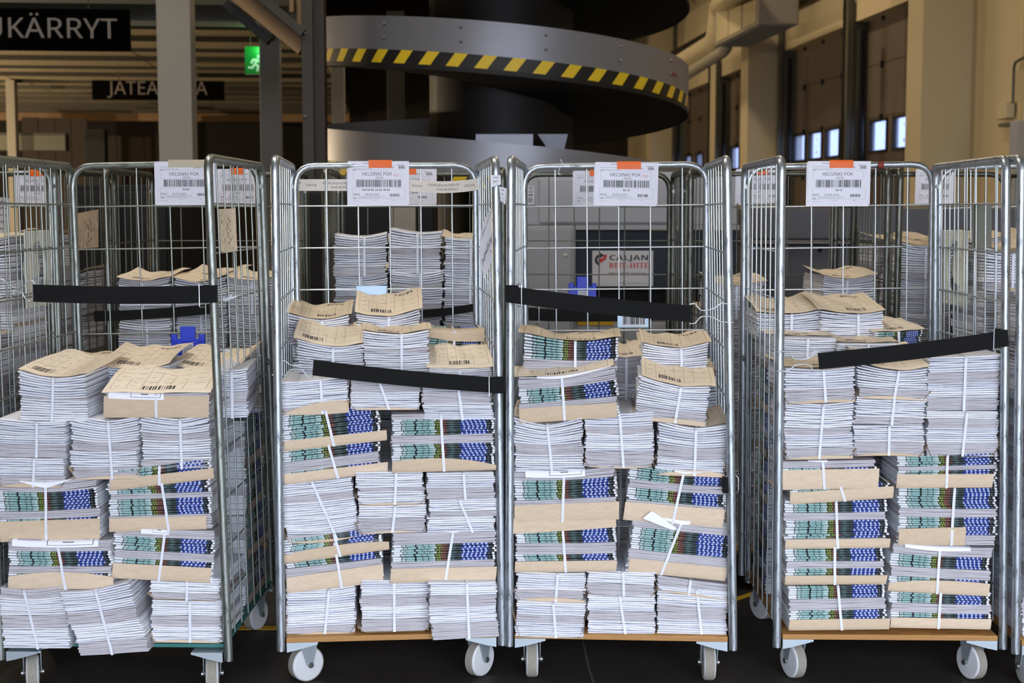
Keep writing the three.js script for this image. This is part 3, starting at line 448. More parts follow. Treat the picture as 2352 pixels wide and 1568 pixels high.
// ---------- black elastic straps with wire hooks ----------
function strapPx(label, z, l, r, hookSide, opt = {}) {
  const G = new THREE.Group(); G.name = 'elastic_strap'; const a = at(l[0], (l[1] + l[2]) / 2, z), b = at(r[0], (r[1] + r[2]) / 2, z), c = a.clone(); G.position.copy(c);
  const h = (l[2] - l[1]) / 2 * z / FPX, rowsA = [[], [], [], []], n = 14, dx = b.clone().sub(a), up = V3(-dx.y, dx.x, 0).normalize();
  const dz = opt.dz || 0;
  for (let i = 0; i <= n; i++) { const f = i / n, p = dx.clone().multiplyScalar(f).add(V3(0, -Math.sin(f * Math.PI) * 0.004, Math.sin(f * Math.PI) * 0.01 + dz * f)); [[h, 0.0015], [-h, 0.0015], [-h, -0.0015], [h, -0.0015]].forEach(([s, e], j) => rowsA[j].push(p.clone().addScaledVector(up, s).add(V3(0, 0, e)))); }
  mesh('band', sheet([rowsA[1], rowsA[0]], 0.003), M.rubber, G);
  const post = hookSide === 'l' ? dx.clone().add(V3(0, 0, dz)) : V3(0, 0, 0), e = hookSide === 'l' ? 1 : -1;     // folded round the post at the far end, with its wire keeper
  mesh('post_loop', pipe([-h, h].map((s) => post.clone().add(V3(-e * 0.017, s, -0.019))), 0.0205, 0.01, 14), M.rubber, G);
  const kx = post.x - e * 0.045; mesh('keeper', pipe([[0.012, -0.012], [0, 0.005], [0, 0.005], [0.012, -0.012]].map(([x, zz], i) => V3(kx + x * e, post.y - 0.004 + (i < 2 ? 1 : -1) * (h + 0.009), zz)), 0.0017, 0.004, 6), M.wire, G);
  if (opt.hook) { // the hook's two legs, bent out of one wire
    for (const [k, pts] of opt.hook.entries()) mesh('wire_hook', sweep(new THREE.CatmullRomCurve3(pts.map(([u, v]) => at(u, v, z + (opt.hz || 0.005)).sub(c))).getPoints(30), 0.0017, 6), M.wire, G);
  }
  add(tag(G, label, 'strap', 'elastic straps across the cages'));
}
strapPx('black elastic strap level across the 00-99 card cage, wire hook at its left end', Z1 - 0.035, [76, 653, 693], [494, 654, 696], 'l', { hook: [[[-52, 640], [5, 642], [28, 660], [52, 660], [64, 645], [78, 648], [74, 672]], [[-52, 690], [5, 684], [24, 672], [50, 672], [60, 688], [74, 692], [76, 672]]] });
strapPx('black elastic strap sloping down to the right across the 2/2 card cage', Z2 - 0.035, [719, 826, 862], [1158, 868, 903], 'l', { hook: [[[627, 829], [655, 829], [668, 838], [698, 838], [707, 823], [720, 823]], [[625, 861], [652, 861], [668, 849], [694, 850], [705, 862], [716, 867], [722, 860]]] });
strapPx('black elastic strap hung high, sloping down to the right, across the 1/2 card cage', Z2 - 0.035, [1163, 656, 694], [1587, 702, 739], 'r', { hook: [[[1680, 698], [1655, 698], [1640, 708], [1610, 712], [1596, 697], [1584, 699]], [[1684, 741], [1655, 738], [1635, 728], [1610, 728], [1596, 742], [1584, 743]]] });
strapPx('black elastic strap slanting up to the right across the rightmost whole cage', Z2 - 0.035, [1880, 810, 848], [2316, 757, 795], 'l', { hook: [[[1785, 808], [1812, 808], [1825, 823], [1858, 822], [1870, 807], [1884, 808]], [[1785, 852], [1812, 850], [1828, 838], [1858, 838], [1868, 850], [1884, 852]]] });
strapPx('black elastic strap seen behind the 00-99 card cage', Z3 - 0.02, [216, 715, 738], [498, 694, 722], 'r');
strapPx('black elastic strap seen behind the 2/2 card cage', Z3 - 0.02, [960, 712, 730], [1110, 686, 718], 'l');
strapPx('black elastic strap hanging slack behind the 1/2 card cage', Z3 + 0.03, [1211, 708, 736], [1500, 708, 735], 'r');
{ const G = new THREE.Group(); G.name = 'strap_end'; G.position.copy(at(1675, 1112, Z2 - 0.012)); mesh('band', pipe([V3(0, -0.025, -0.004), V3(0, 0.025, -0.004)], 0.0205, 0.01, 14), M.rubber, G); mesh('keeper', pipe([V3(0.02, 0.028, 0), V3(0.027, 0.02, 0.004), V3(0.027, -0.02, 0.004), V3(0.02, -0.028, 0)], 0.0017, 0.005, 6), M.wire, G); add(tag(G, 'short end of black strap looped round the right post of the 1/2 card cage', 'strap')); }

// ---------- destination cards on the rear rails ----------
function cardTex(range, code, hand, pin) {
  return canvas(880, 616, (x, w, h) => {
    x.fillStyle = '#e2e4ef'; x.fillRect(0, 0, w, h); x.fillStyle = '#2a2c33'; x.strokeStyle = '#6d7184'; x.lineWidth = 2;
    const T = (s, px, X, Y, b, al = 'left') => { x.font = `${b ? 'bold ' : ''}${px}px sans-serif`; x.textAlign = al; x.fillText(s, X, Y); };
    T('Ei saa poistaa yhteystiedot', 22, 210, 36, true); T('Toimituserä', 18, 700, 60, true); T('LP 6.5', 36, 560, 100, true);
    x.fillStyle = '#555a6c'; for (let i = 0; i < 14; i++) { x.fillRect(70 + i * 18, 78, 12, 5); x.fillRect(70 + i * 20, 110, 14, 6); } x.fillRect(70, 124, 50, 5);
    x.strokeRect(76, 130, 700, 128); x.strokeRect(66, 384, 750, 156);
    x.fillStyle = '#2a2c33'; T('HELSINKI POK', 68, 200, 208); T('00230', 38, 400, 250); bars(x, 118, 268, 640, 104, 4); bars(x, 730, 66, 90, 44, 3);
    T(range, 38, range.length > 8 ? 400 : 440, 428, true, 'center'); T(code, 42, 74, 496); T('29.09.2025', 42, 240, 496); T('04', 42, 74, 548); bars(x, 600, 470, 140, 42, 3);
    x.fillStyle = '#555a6c'; for (let i = 0; i < 20; i++) { x.fillRect(150 + i * 19, 508, 13, 5); if (i < 15) x.fillRect(150 + i * 21, 524, 15, 5); } for (let i = 0; i < 7; i++) { x.fillRect(70 + i * 15, 574, 10, 4); x.fillRect(330 + i * 15, 558, 10, 4); } x.fillRect(640, 560, 34, 4);
    x.fillStyle = '#c03a4a'; if (hand) { x.font = 'italic 54px sans-serif'; x.textAlign = 'left'; x.save(); x.translate(650, 212); x.rotate(0.16); x.fillText(hand, 0, 0); x.restore(); }
  });
}
const CT = { a: cardTex('00-99', 'R007', ''), b: cardTex('HKI 00-49, 53-56, 60-66', 'R006', '2/2'), c: cardTex('00-19', 'R005', '1/2'), d: cardTex('00-19', 'R005', '') };
const CM = Object.fromEntries(Object.entries(CT).map(([k, map]) => [k, std({ map, roughness: 0.55, side: THREE.DoubleSide })]));
function card(label, u0, u1, v0, v1, z, m, clip, skew = 0, group) {
  const G = new THREE.Group(); G.name = 'destination_card'; const a = at(u0, v0, z), b = at(u1, v1, z), w = b.x - a.x, h = a.y - b.y; G.position.set((a.x + b.x) / 2, b.y, -z);
  const rows = []; for (let i = 0; i <= 4; i++) { const row = []; for (let j = 0; j <= 6; j++) row.push(V3((j / 6 - 0.5) * w + skew * (1 - i / 4), h * i / 4 + skew * (j / 6 - 0.5) * 1.2, Math.sin(j / 6 * Math.PI) * 0.002 - (1 - i / 4) * 0.003)); rows.push(row); }
  mesh('sheet', sheet(rows, 0.0006), CM[m], G);
  const rows2 = rows.map((r, i) => r.map((p) => p.clone().add(V3(-0.004, -0.004 - (1 - i / 4) * 0.003, -0.003)))); mesh('backing_sheet', sheet(rows2, 0.0006), M.slip, G);
  if (clip) { const c0 = w * 0.34 - w / 2, c1 = w * (clip === 2 ? 0.66 : 0.72) - w / 2, R = []; for (const [y, zz] of [[h - 0.024, 0.0035], [h - 0.002, 0.004], [h + 0.004, 0.0], [h + 0.002, -0.012], [h - 0.016, -0.022]]) R.push([c0, (c0 + c1) / 2, c1].map((x) => V3(x, y, zz))); mesh('orange_tape', sheet(R, 0.0008), M.orange, G); }
  else { const R = []; for (const [y, zz] of [[h - 0.02, 0.003], [h + 0.004, 0.003], [h + 0.007, -0.006], [h - 0.01, -0.03]]) R.push([-w * 0.28, 0.02, w * 0.33].map((x) => V3(x, y, zz))); mesh('clear_tape', sheet(R, 0.0006), tapeMat, G); }
  add(tag(G, label, 'card', group || 'destination cards'));
}
const tapeMat = std({ color: 0xbdb49c, roughness: 0.3 });
const ZR = Z2 + 0.765;
card('white card reading HELSINKI POK and 00-99, taped to a rear rail', 356, 497, 371, 466, Z1 + 0.77, 'a', 0);
card('white card reading HKI 00-49, 53-56, 60-66 with red 2/2, orange tape on top', 799, 940, 370, 468, ZR, 'b', 1);
card('white card reading 00-19 with handwritten red 1/2 beside HELSINKI POK', 1368, 1512, 373, 468, ZR, 'c', 1, -0.003);
card('white card reading 00-19 without handwriting, orange tape, on the rightmost whole cage', 1856, 1998, 370, 469, ZR, 'd', 1);
const R2G = 'destination cards of the second row';
card('orange-taped card seen through the far left side panel', 32, 136, 392, 470, Z3 + 0.78, 'c', 2, 0, R2G); card('orange-taped card seen through the splayed right side panel', 497, 596, 388, 470, Z3 + 0.78, 'c', 2, 0, R2G);
card('orange-taped card half hidden behind the card of the cage with mirrored tape', 866, 1003, 388, 469, Z3 + 0.72, 'b', 2, 0, R2G); card('orange-taped card half hidden, in front of the pale machine with the red-lettered sign', 1318, 1424, 392, 472, Z3 + 0.78, 'c', 2, 0, R2G);
card('orange-taped card behind the left panel of the cage with the upward-slanting strap', 1692, 1800, 388, 466, Z3 + 0.78, 'd', 2, 0, R2G); card('orange-taped card behind the right panel of the cage with the upward-slanting strap', 2106, 2190, 388, 466, Z3 + 0.78, 'c', 2, 0, R2G);

// ---------- tape banner with its print seen in mirror image ----------
{
  const tx = canvas(1024, 84, (x, w, h) => { x.fillStyle = '#d9d2c6'; x.fillRect(0, 0, w, h); x.translate(w, 0); x.scale(-1, 1); x.fillStyle = '#4d4a46'; for (let i = 0; i < 4; i++) { x.font = '26px sans-serif'; x.fillText('posti', 20 + i * 290, 50); x.font = '25px sans-serif'; x.fillText('Kuljetusyksikkö', 106 + i * 290, 36); x.fillText('Lastbärare', 112 + i * 290, 66); } });
  const a = at(668, 411, ZR - 0.02), b = at(1098, 411, ZR - 0.02), L = b.x - a.x, h = 0.041, R = [[], []], n = 16;
  for (let i = 0; i <= n; i++) { const f = i / n, s = f > 0.65 && f < 0.97 ? Math.sin((f - 0.65) / 0.32 * Math.PI) * 0.008 : 0; R[0].push(V3(f * L, -h - s + (f > 0.97 ? 0.004 : 0), 0.003 * Math.sin(i))); R[1].push(V3(f * L, -s * 0.9 + (f > 0.97 ? 0.004 : 0), 0.003 * Math.sin(i))); }
  const m = mesh('tape_banner', sheet(R, 0.0004), std({ map: tx, roughness: 0.5 })); m.position.copy(a); m.position.z -= 0.03; m.rotation.y = 0.03;
  add(tag(m, 'pale printed tape with mirrored lettering stretched behind the 2/2 card', 'tape'));
}
// handwriting strip and small stickers
const scribble = (seedTone, w, h, vertical) => canvas(w, h, (x) => { x.fillStyle = seedTone; x.fillRect(0, 0, w, h); x.strokeStyle = '#3a3a40'; x.lineWidth = 2; for (let l = 0; l < (vertical ? w / 34 : h / 26); l++) { x.beginPath(); for (let i = 0; i < (vertical ? h : w) - 24; i += 5) { const t = 14 + l * (vertical ? 32 : 24) + Math.sin(i * 0.7 + l) * 4 + rnd() * 4; vertical ? x.lineTo(t, i + 12) : x.lineTo(i + 12, t); } x.stroke(); } });
const worn = (tone, w, h) => canvas(w, h, (x) => { x.fillStyle = tone; x.fillRect(0, 0, w, h); for (let i = 0; i < 90; i++) { x.fillStyle = ['rgba(60,45,30,.35)', 'rgba(235,225,205,.3)', 'rgba(90,75,55,.2)'][i % 3]; x.fillRect(rnd() * w, rnd() * h, 1 + rnd() * 3, 4 + rnd() * 26); } x.fillStyle = '#4a3b2c'; for (let i = 0; i < 9; i++) x.fillRect(w * 0.55 + Math.sin(i * 2) * 9, h * 0.2 + i * h * 0.07, 3, 14); });
function paperBit(name, label, pts, z, mat, turn = 0, cat = 'sticker') { const a = at(pts[0][0], pts[0][1], z), c = pts.map(([u, v]) => at(u, v, z).sub(a)); const k = Math.floor(c.length / 2), R = [[], []]; for (let i = 0; i < k; i++) { R[1].push(c[i]); R[0].push(c[c.length - 1 - i]); } const m = mesh(name, sheet(R, 0.0006), mat); m.position.copy(a); m.rotation.y = turn; add(tag(m, label, cat)); }
paperBit('paper_strip', 'long torn paper strip with handwriting on the right panel of the 2/2 cage', [[1126, 478], [1134, 480], [1130, 600], [1112, 640], [1100, 580], [1110, 510]].slice(0, 6), Z2 + 0.2, std({ map: scribble('#d5d4d8', 64, 256, true), side: THREE.DoubleSide }), 0, 'paper');
paperBit('post_sticker', 'white written sticker wrapped on the right front post of the 2/2 cage', [[1128, 402], [1150, 402], [1151, 424], [1129, 430]], Z2 - 0.018, std({ map: scribble('#d9dade', 64, 64), side: THREE.DoubleSide }));
paperBit('torn_sticker', 'torn patterned sticker hanging between the 2/2 and 1/2 cages', [[1146, 428], [1163, 432], [1161, 470], [1150, 462]], Z2 + 0.01, std({ map: scribble('#cfcdd2', 64, 96), side: THREE.DoubleSide }));
paperBit('worn_plate', 'worn beige card fixed upright on the splayed right side panel', [[502, 480], [541, 478], [545, 576], [507, 582]], Z1 + 0.16, std({ map: worn('#bfae92', 96, 220), side: THREE.DoubleSide }), 0, 'card');
paperBit('worn_plate', 'torn beige card on the second-row side panel behind the 00-99 cage', [[178, 490], [226, 480], [226, 568], [178, 572]], Z3 + 0.25, std({ map: worn('#b59d80', 96, 160), side: THREE.DoubleSide }), 0, 'card');
paperBit('barcode_sticker', 'upright barcode sticker on the second-row post behind the 1/2 cage', [[1212, 427], [1227, 427], [1225, 468], [1210, 468]], Z3 + 0.034, std({ map: canvas(64, 160, (x, w, h) => { x.fillStyle = '#d8d8da'; x.fillRect(0, 0, w, h); x.translate(0, 8); for (let p = 0; p < 140;) { const t = 2 + rnd() * 6; x.fillStyle = '#1d1e22'; x.fillRect(8, p, 48, t); p += t + 2 + rnd() * 5; } }), side: THREE.DoubleSide }));
paperBit('written_sticker', 'white sticker with dark marks at the very left edge', [[-8, 452], [24, 455], [22, 535], [-8, 535]], Z1 + 0.3, std({ map: scribble('#c9c2b8', 64, 128), side: THREE.DoubleSide }));
paperBit('grey_plate', 'grey translucent plate on the panel of the far right cage', [[2232, 470], [2278, 468], [2278, 568], [2232, 570]], Z2 + 0.3, M.galv, 0, 'plate');

paperBit('loose_slip', 'white paper corner sticking up over the kraft band, right side of the 1/2 cage', [[1497, 1173], [1512, 1182], [1556, 1214], [1545, 1217], [1510, 1204], [1476, 1190]], Z2 - 0.005, M.slip, 0, 'paper');
{ const q = at(2024, 378, ZR), m = mesh('red_tape', new THREE.CylinderGeometry(0.0128, 0.0128, 0.02, 14, 1, true).rotateZ(Math.PI / 2), std({ color: 0x7a2a1c, roughness: 0.6, side: THREE.DoubleSide })); m.position.set(q.x, 1.63, q.z - 0.01); add(tag(m, 'dull red tape wound round the rear rail of the rightmost whole cage', 'tape')); }
{ const pts = [[1287, 366], [1291, 374], [1286, 384], [1283, 398], [1287, 402]].map(([u, v]) => at(u, v, ZR - 0.02)), o = pts[0].clone(), m = mesh('string_tie', sweep(new THREE.CatmullRomCurve3(pts.map((p) => p.clone().sub(o))).getPoints(16), 0.0014, 5), M.strap); m.position.copy(o); add(tag(m, 'bit of string tied on the rear rail of the 1/2 cage', 'string')); }
for (const [u, v, w] of [[528, 688, 'upper'], [515, 807, 'lower']]) { const o = at(u, v, Z1 + 0.12), g = []; for (let i = 0; i < 5; i++) { const a = V3(rr(-0.02, 0), rr(-0.006, 0.006), 0), b = V3(rr(0, 0.024), rr(-0.004, 0.012), rr(-0.006, 0.006)); g.push(sweep([a, a.clone().lerp(b, 0.5).add(V3(0, rr(-0.008, 0.008), 0.004)), b], 0.0024, 5)); } const m = mesh('plastic_scrap', g, M.strap); m.position.copy(o); add(tag(m, `${w} scrap of knotted plastic on the splayed right side panel`, 'scrap')); }
// ---------- card holders on the rear panels ----------
function blueHolder(label, u, v, w, z) {
  const G = new THREE.Group(); G.name = 'card_holder'; G.position.copy(at(u, v, z)); const s = w * z / FPX;
  mesh('body', [rbox(-s * 0.5, s * 0.5, 0, s * 0.5, -0.006, 0.006, 0.003), rbox(-s * 0.22, s * 0.22, s * 0.4, s * 0.86, -0.005, 0.008, 0.003), rbox(-s * 0.5, -s * 0.32, s * 0.4, s * 0.63, -0.006, 0.008, 0.004), rbox(s * 0.32, s * 0.5, s * 0.4, s * 0.63, -0.006, 0.008, 0.004)], M.blue, G);
  mesh('paper_label', rbox(-s * 0.17, s * 0.17, 0, s * 0.36, 0.006, 0.0075, 0.0005), std({ map: canvas(64, 64, (x) => { x.fillStyle = '#c9ccd4'; x.fillRect(0, 0, 64, 64); x.fillStyle = '#787c88'; for (let i = 0; i < 6; i++) x.fillRect(8, 8 + i * 9, 48, 3); }) }), G);
  add(tag(G, label, 'card holder', 'blue plastic card holders'));
}
blueHolder('blue plastic card holder clipped low on the rear panel of the 00-99 cage', 433, 816, 78, Z1 + 0.775);
blueHolder('blue plastic card holder seen behind the strap of the 1/2 cage', 1338, 690, 64, Z3 + 0.4);
const plateTag = (label, u0, u1, v0, v1, z, m, bar) => { const a = at(u0, v1, z), b = at(u1, v0, z), G = new THREE.Group(); G.name = 'metal_card_holder'; G.position.copy(a); const w = b.x - a.x, h = b.y - a.y; mesh('plate', rbox(0, w, 0, h, -0.003, 0.001, 0.0015), m, G); mesh('barcode_label', rbox(w * bar[0], w * bar[1], h * bar[2], h * bar[3], 0.001, 0.0018, 0.0003), std({ map: canvas(128, 64, (x) => { x.fillStyle = '#ced3da'; x.fillRect(0, 0, 128, 64); bars(x, 6, 6, 112, 50, 2); }) }), G); add(tag(G, label, 'card holder')); };
plateTag('pale blue plate with a small barcode on the rear panel of the 2/2 cage', 818, 888, 656, 694, ZR, M.paleBlue, [0.25, 0.7, 0.02, 0.5]);
plateTag('white barcode plate low on the rear panel of the 1/2 cage', 1418, 1490, 718, 752, ZR, M.paleBlue, [0.15, 0.9, 0.1, 1]);
// ---------- hall ----------
const S = (o, name) => add(tag(o, null, null, null, 'structure'), name);
const hmesh = (name, geo, mat) => inHall(mesh(name, geo, mat), 0, 0, 0);
const floorMap = noiseTex(512, 512, (x, y) => { const a = n16(x / 64, y / 64) * 0.5 + n64(x / 8, y / 8) * 0.3 + n64(x / 2.1, y / 2.1) * 0.2, k = rnd() > 0.9993 ? 60 : 0, v = 150 + a * 90 + k; return [v, v * 0.98, v * 0.95]; }, 10, 12, true);
const floorMat = std({ color: 0x383431, map: floorMap, roughness: 0.68 });
S(hmesh('floor', box(-14, 8, -0.2, 0, -34, 1.4), floorMat));
S(hmesh('apron_ground', box(-30, 30, -0.25, -0.02, 1.4, 40), std({ color: 0x6f7173, roughness: 0.95 })));
S(hmesh('ceiling', box(-14.3, 8.3, 7.2, 7.5, -34, 1.7), std({ color: 0x8a8478 })));
S(hmesh('wall_left', box(-14.3, -14, 0, 7.2, -34, 1.4), M.cream)); S(hmesh('wall_back', box(-14.3, 8.3, 0, 7.2, -34.3, -34), std({ color: 0x1d1711 })));
S(hmesh('wall_front', [box(-14.3, -2.2, 0, 7.2, 1.4, 1.7), box(4.2, 8.3, 0, 7.2, 1.4, 1.7), box(-2.2, 4.2, 3.1, 7.2, 1.4, 1.7)], M.cream));
// right wall: cream panels between recessed dock doors
const XW = 5.66, DOORS = [[-17.3, -14.1], [-20.42, -17.6], [-24.4, -21.4], [-28.2, -25.2]], DH = 3.77, WIN = [[-16.74, -15.93, -15.12, -14.45], [-20.06, -19.29, -18.52], [-23.9, -22.9, -21.9], [-27.7, -26.7, -25.7]];
const wallBits = []; { let z = 1.4; for (const [a, b] of DOORS) { wallBits.push(box(XW, XW + 0.3, 0, 7.2, b, z)); wallBits.push(box(XW, XW + 0.3, DH, 7.2, a, b)); z = a; } wallBits.push(box(XW, XW + 0.3, 0, 7.2, -34, z)); }
S(hmesh('wall_right', wallBits, M.cream));
for (const [k, z] of [-13.65, -20.5, -28.3].entries()) S(hmesh(`column_${k + 1}`, rbox(XW - 0.5, XW + 0.01, 0, 7.2, z - 0.42, z, 0.01), M.cream));
S(hmesh('beam_1', box(XW - 0.12, XW, 4.32, 4.62, -34, -13.4), M.oliveSteel));
S(hmesh('wall_trim', box(XW - 0.012, XW, 0, 7.2, -12.55, -12.5), std({ color: 0xcdbb90 })));
const paneGeo = new THREE.BoxGeometry(0.012, 0.38, 0.56), dotMat = std({ color: 0xd2a018, roughness: 0.5 });
DOORS.forEach(([a, b], k) => {
  const D = new THREE.Group(); D.name = `door_${k + 1}`; inHall(D, XW + 0.16, 0, 0); const w = b - a;
  for (let i = 0; i < 6; i++) {                                            // sectional panels; the fourth holds the windows
    const y0 = i ? i * DH / 6 + 0.084 : 0.004, y1 = i < 5 ? (i + 1) * DH / 6 + 0.076 : DH;
    if (i !== 3) mesh('door_panel', box(0, 0.05, y0, y1, a, b), M.doorBrown, D);
    else { const g = [box(0, 0.05, y0, 2.19, a, b), box(0, 0.05, 2.55, y1, a, b)]; let e = a; for (const zc of WIN[k]) { g.push(box(0, 0.05, 2.19, 2.55, e, zc - 0.28)); e = zc + 0.28; } g.push(box(0, 0.05, 2.19, 2.55, e, b)); mesh('door_panel', g, M.doorBrown, D);
      WIN[k].forEach((zc, j) => { const f = mesh('window_frame', [box(-0.02, 0.03, 2.17, 2.20, zc - 0.31, zc + 0.31), box(-0.02, 0.03, 2.54, 2.57, zc - 0.31, zc + 0.31), box(-0.02, 0.03, 2.17, 2.57, zc - 0.31, zc - 0.28), box(-0.02, 0.03, 2.17, 2.57, zc + 0.28, zc + 0.31)], M.darkFrame, D); const p = mesh('window_pane', paneGeo, M.pane, f); p.position.set(0.02, 2.37, zc);
        if (j === 1) mesh('yellow_sticker', [new THREE.CylinderGeometry(0.022, 0.022, 0.002, 10).rotateZ(Math.PI / 2).translate(0.012, 2.28, zc), new THREE.CylinderGeometry(0.02, 0.02, 0.002, 3).rotateZ(Math.PI / 2).translate(0.012, 2.46, zc)], dotMat, f); }); }
    if (i) mesh('seam_strip', box(0.05, 0.062, y0 - 0.05, y0 + 0.05, a, b), M.doorBrown, D);
    for (const f of [0.2, 0.5, 0.8]) mesh('hinge', rbox(-0.025, 0, y1 - 0.05, y1 + 0.03, a + f * w - 0.035, a + f * w + 0.035, 0.008), M.black, D);
  }
  S(D);
  for (const [n, z] of [[0, a], [1, b]]) S(hmesh('trim_' + (k * 2 + n + 1), n ? [box(XW - 0.03, XW + 0.2, 0, 4.2, z - 0.02, z + 0.03)] : [box(XW - 0.07, XW + 0.2, 0, 5.2, z - 0.045, z + 0.045), box(XW - 0.1, XW - 0.05, 0, 4.4, z + 0.08, z + 0.12), box(XW - 0.03, XW, 0, 4, z - 0.1, z + 0.1)], n ? M.darkFrame : M.galv));
  const dd = inHall(mesh('drain_pipe', [pipe([V3(0, 0, 0), V3(0, 3.6, 0)], 0.05, 0.02, 12), ...[0.6, 1.6, 2.6, 3.5].map((y) => new THREE.CylinderGeometry(0.062, 0.062, 0.05, 12).translate(0, y, 0))], M.black), XW - 0.1, 0, a + 0.62); add(tag(dd, `black pipe with collars up the wall, ${['nearest', 'second', 'third', 'farthest'][k]} beside the dock doors`, 'pipe', 'black pipes by the dock doors'));
});
// heater housing and ducts high on the right wall
{ const z0 = 17.6, a = atHall(1742, 5, z0), b = atHall(1835, 57, z0), G = new THREE.Group(); G.name = 'wall_heater'; inHall(G, (a.x + b.x) / 2, b.y, -z0); const w = b.x - a.x, h = 0.55;
  mesh('housing', rbox(-w / 2, w / 2, 0, h, -2.4, 0, 0.02), M.beige, G); mesh('side_grille', [0, 1, 2].map((i) => rbox(-w / 2 - 0.012, -w / 2, 0.04, h - 0.04, -0.75 - i * 0.75, -0.08 - i * 0.75, 0.004)), M.cream, G); mesh('bottom_panel', box(-w / 2 + 0.04, w / 2 - 0.04, -0.012, 0, -2.3, -0.05), M.greyPaint, G);
  add(tag(G, 'boxy beige air heater hung high on the dock wall', 'heater'));
  const P = [[1500, 185, 23.5], [1646, 96, 20.5], [1652, 14, 20.5], [1745, -60, 15.5]].map(([u, v, d]) => atHall(u, v, d)), o = P[0].clone(), m = mesh('air_duct', pipe(P.map((p) => p.clone().sub(o)), 0.15, 0.5, 14), M.cream); inHall(m, o.x, o.y, o.z); add(tag(m, 'cream round air duct bending up along the dock wall', 'duct'));
  const P2 = [[1520, 206, 23], [1672, 112, 20], [1676, 40, 20], [1684, -160, 20]].map(([u, v, d]) => atHall(u, v, d)), o2 = P2[0].clone(), m2 = mesh('conduit_pipe', pipe(P2.map((p) => p.clone().sub(o2)), 0.085, 0.4, 12), M.beige); inHall(m2, o2.x, o2.y, o2.z); add(tag(m2, 'thinner pale pipe running just below the round duct', 'pipe'));
}
{ const p = atHall(2300, 270, 11.9), G = new THREE.Group(); G.name = 'junction_box'; inHall(G, XW - 0.04, 2.44, -12.72); mesh('box', rbox(-0.05, 0.03, -0.13, 0.02, -0.12, 0.1, 0.01), M.cream, G); mesh('conduit', pipe([V3(-0.02, 0, 0.16), V3(-0.02, 0.36, 0.16), V3(-0.02, 0.42, 0.6)], 0.014, 0.06, 8), M.galv, G); mesh('bracket', rbox(-0.06, 0.03, -0.2, -0.17, -0.05, 0.4, 0.004), M.galv, G); add(tag(G, 'small cream junction box with conduit on the wall at the right edge', 'electrical box')); 
  const q = atHall(2345, 320, 11), H = mesh('control_cabinet', rbox(-0.3, 0.03, 0.2, 2.24, -0.36, 0.3, 0.012), std({ color: 0x9aa0a8, roughness: 0.5 })); inHall(H, XW - 0.05, 0, -11.6); add(tag(H, 'pale grey wall cabinet just cut by the right edge', 'cabinet')); }

// ---------- left: mezzanine, columns, signs ----------
const YM = 3.62;
const deckMap = canvas(256, 128, (x, w, h) => { x.fillStyle = '#6a604b'; x.fillRect(0, 0, w, h); for (let i = 0; i < 16; i++) { x.fillStyle = '#cdbb94'; for (let j = 0; j < 5; j++) x.fillRect(i * 16 + 2, j * 26 + 4, 9, 18); } });
deckMap.wrapS = deckMap.wrapT = THREE.RepeatWrapping; deckMap.repeat.set(3.4, 1.2);
const deckMat = std({ map: deckMap, roughness: 0.7 });
{ const D = new THREE.Group(); D.name = 'mezzanine_ceiling'; inHall(D, 0, 0, 0);
  for (let i = 0; i < 13; i++) { const z = -15.9 - i * 1.2; for (let j = 0; j < 5; j++) mesh('deck_panel', box(-13.9 + j * 2.6 + 0.012, -11.32 + j * 2.6, YM + (i & 1) * 0.02, YM + 0.08, z - 1.13, z), deckMat, D); mesh('joist', box(-13.9, -0.95, YM - 0.045, YM + 0.06, z - 1.18, z - 1.14), M.oliveSteel, D); }
  mesh('upper_slab', box(-13.95, -0.9, YM + 0.08, YM + 0.3, -33.9, -14.2), M.oliveSteel, D); S(D);
  S(hmesh('beam_2', [box(-13.9, -0.9, YM - 0.12, YM + 0.6, -14.2, -14.05), box(-13.9, -0.9, YM - 0.14, YM - 0.12, -14.35, -13.9)], M.greyPaint));
  S(hmesh('beam_3', [box(-13.9, -0.9, YM - 0.13, YM + 0.08, -15.85, -15.6), box(-13.9, -0.9, YM - 0.15, YM - 0.13, -15.95, -15.5)], M.greyPaint));
  S(hmesh('beam_4', [box(-13.9, -0.9, YM - 0.2, YM + 0.06, -31.9, -31.6)], M.brownSteel)); }
function columnPx(k, u0, u1, d, mat, h, label, depth = 0.2, flange) {
  const a = atHall(u0, 300, d), b = atHall(u1, 300, d), G = new THREE.Group(); G.name = 'column_' + k; inHall(G, (a.x + b.x) / 2, 0, -d); const w = b.x - a.x;
  mesh('shaft', rbox(-w / 2, w / 2, 0, h, -depth, 0, 0.008), mat, G); mesh('base_plate', box(-w / 2 - 0.06, w / 2 + 0.06, 0, 0.02, -depth - 0.06, 0.06), mat, G);
  if (flange) { mesh('top_plate', box(-w / 2 - 0.03, w / 2 + 0.03, h, h + 0.025, -depth - 0.03, 0.03), mat, G); for (const x of [-w * 0.22, w * 0.22]) mesh('bolt', rod(V3(x, h - 0.07, 0.012), V3(x, h - 0.005, 0.012), 0.014), M.black, G); mesh('stub', box(-w * 0.45, w * 0.45, h + 0.025, YM + 0.3, -depth, 0), mat, G); }
  S(G); return G;
}
columnPx(4, 364, 442, 10.2, M.beige, 7.2, '', 0.26);
columnPx(5, 598, 645, 15.8, M.greyPaint, atHall(620, 79, 15.8).y, '', 0.24, true);
columnPx(6, 16, 36, 24, M.beige, 3.6, '', 0.2); columnPx(7, 762, 792, 16, M.beige, 3.6, '', 0.2); columnPx(8, 890, 930, 15.5, M.oliveSteel, 3.6, '', 0.2);
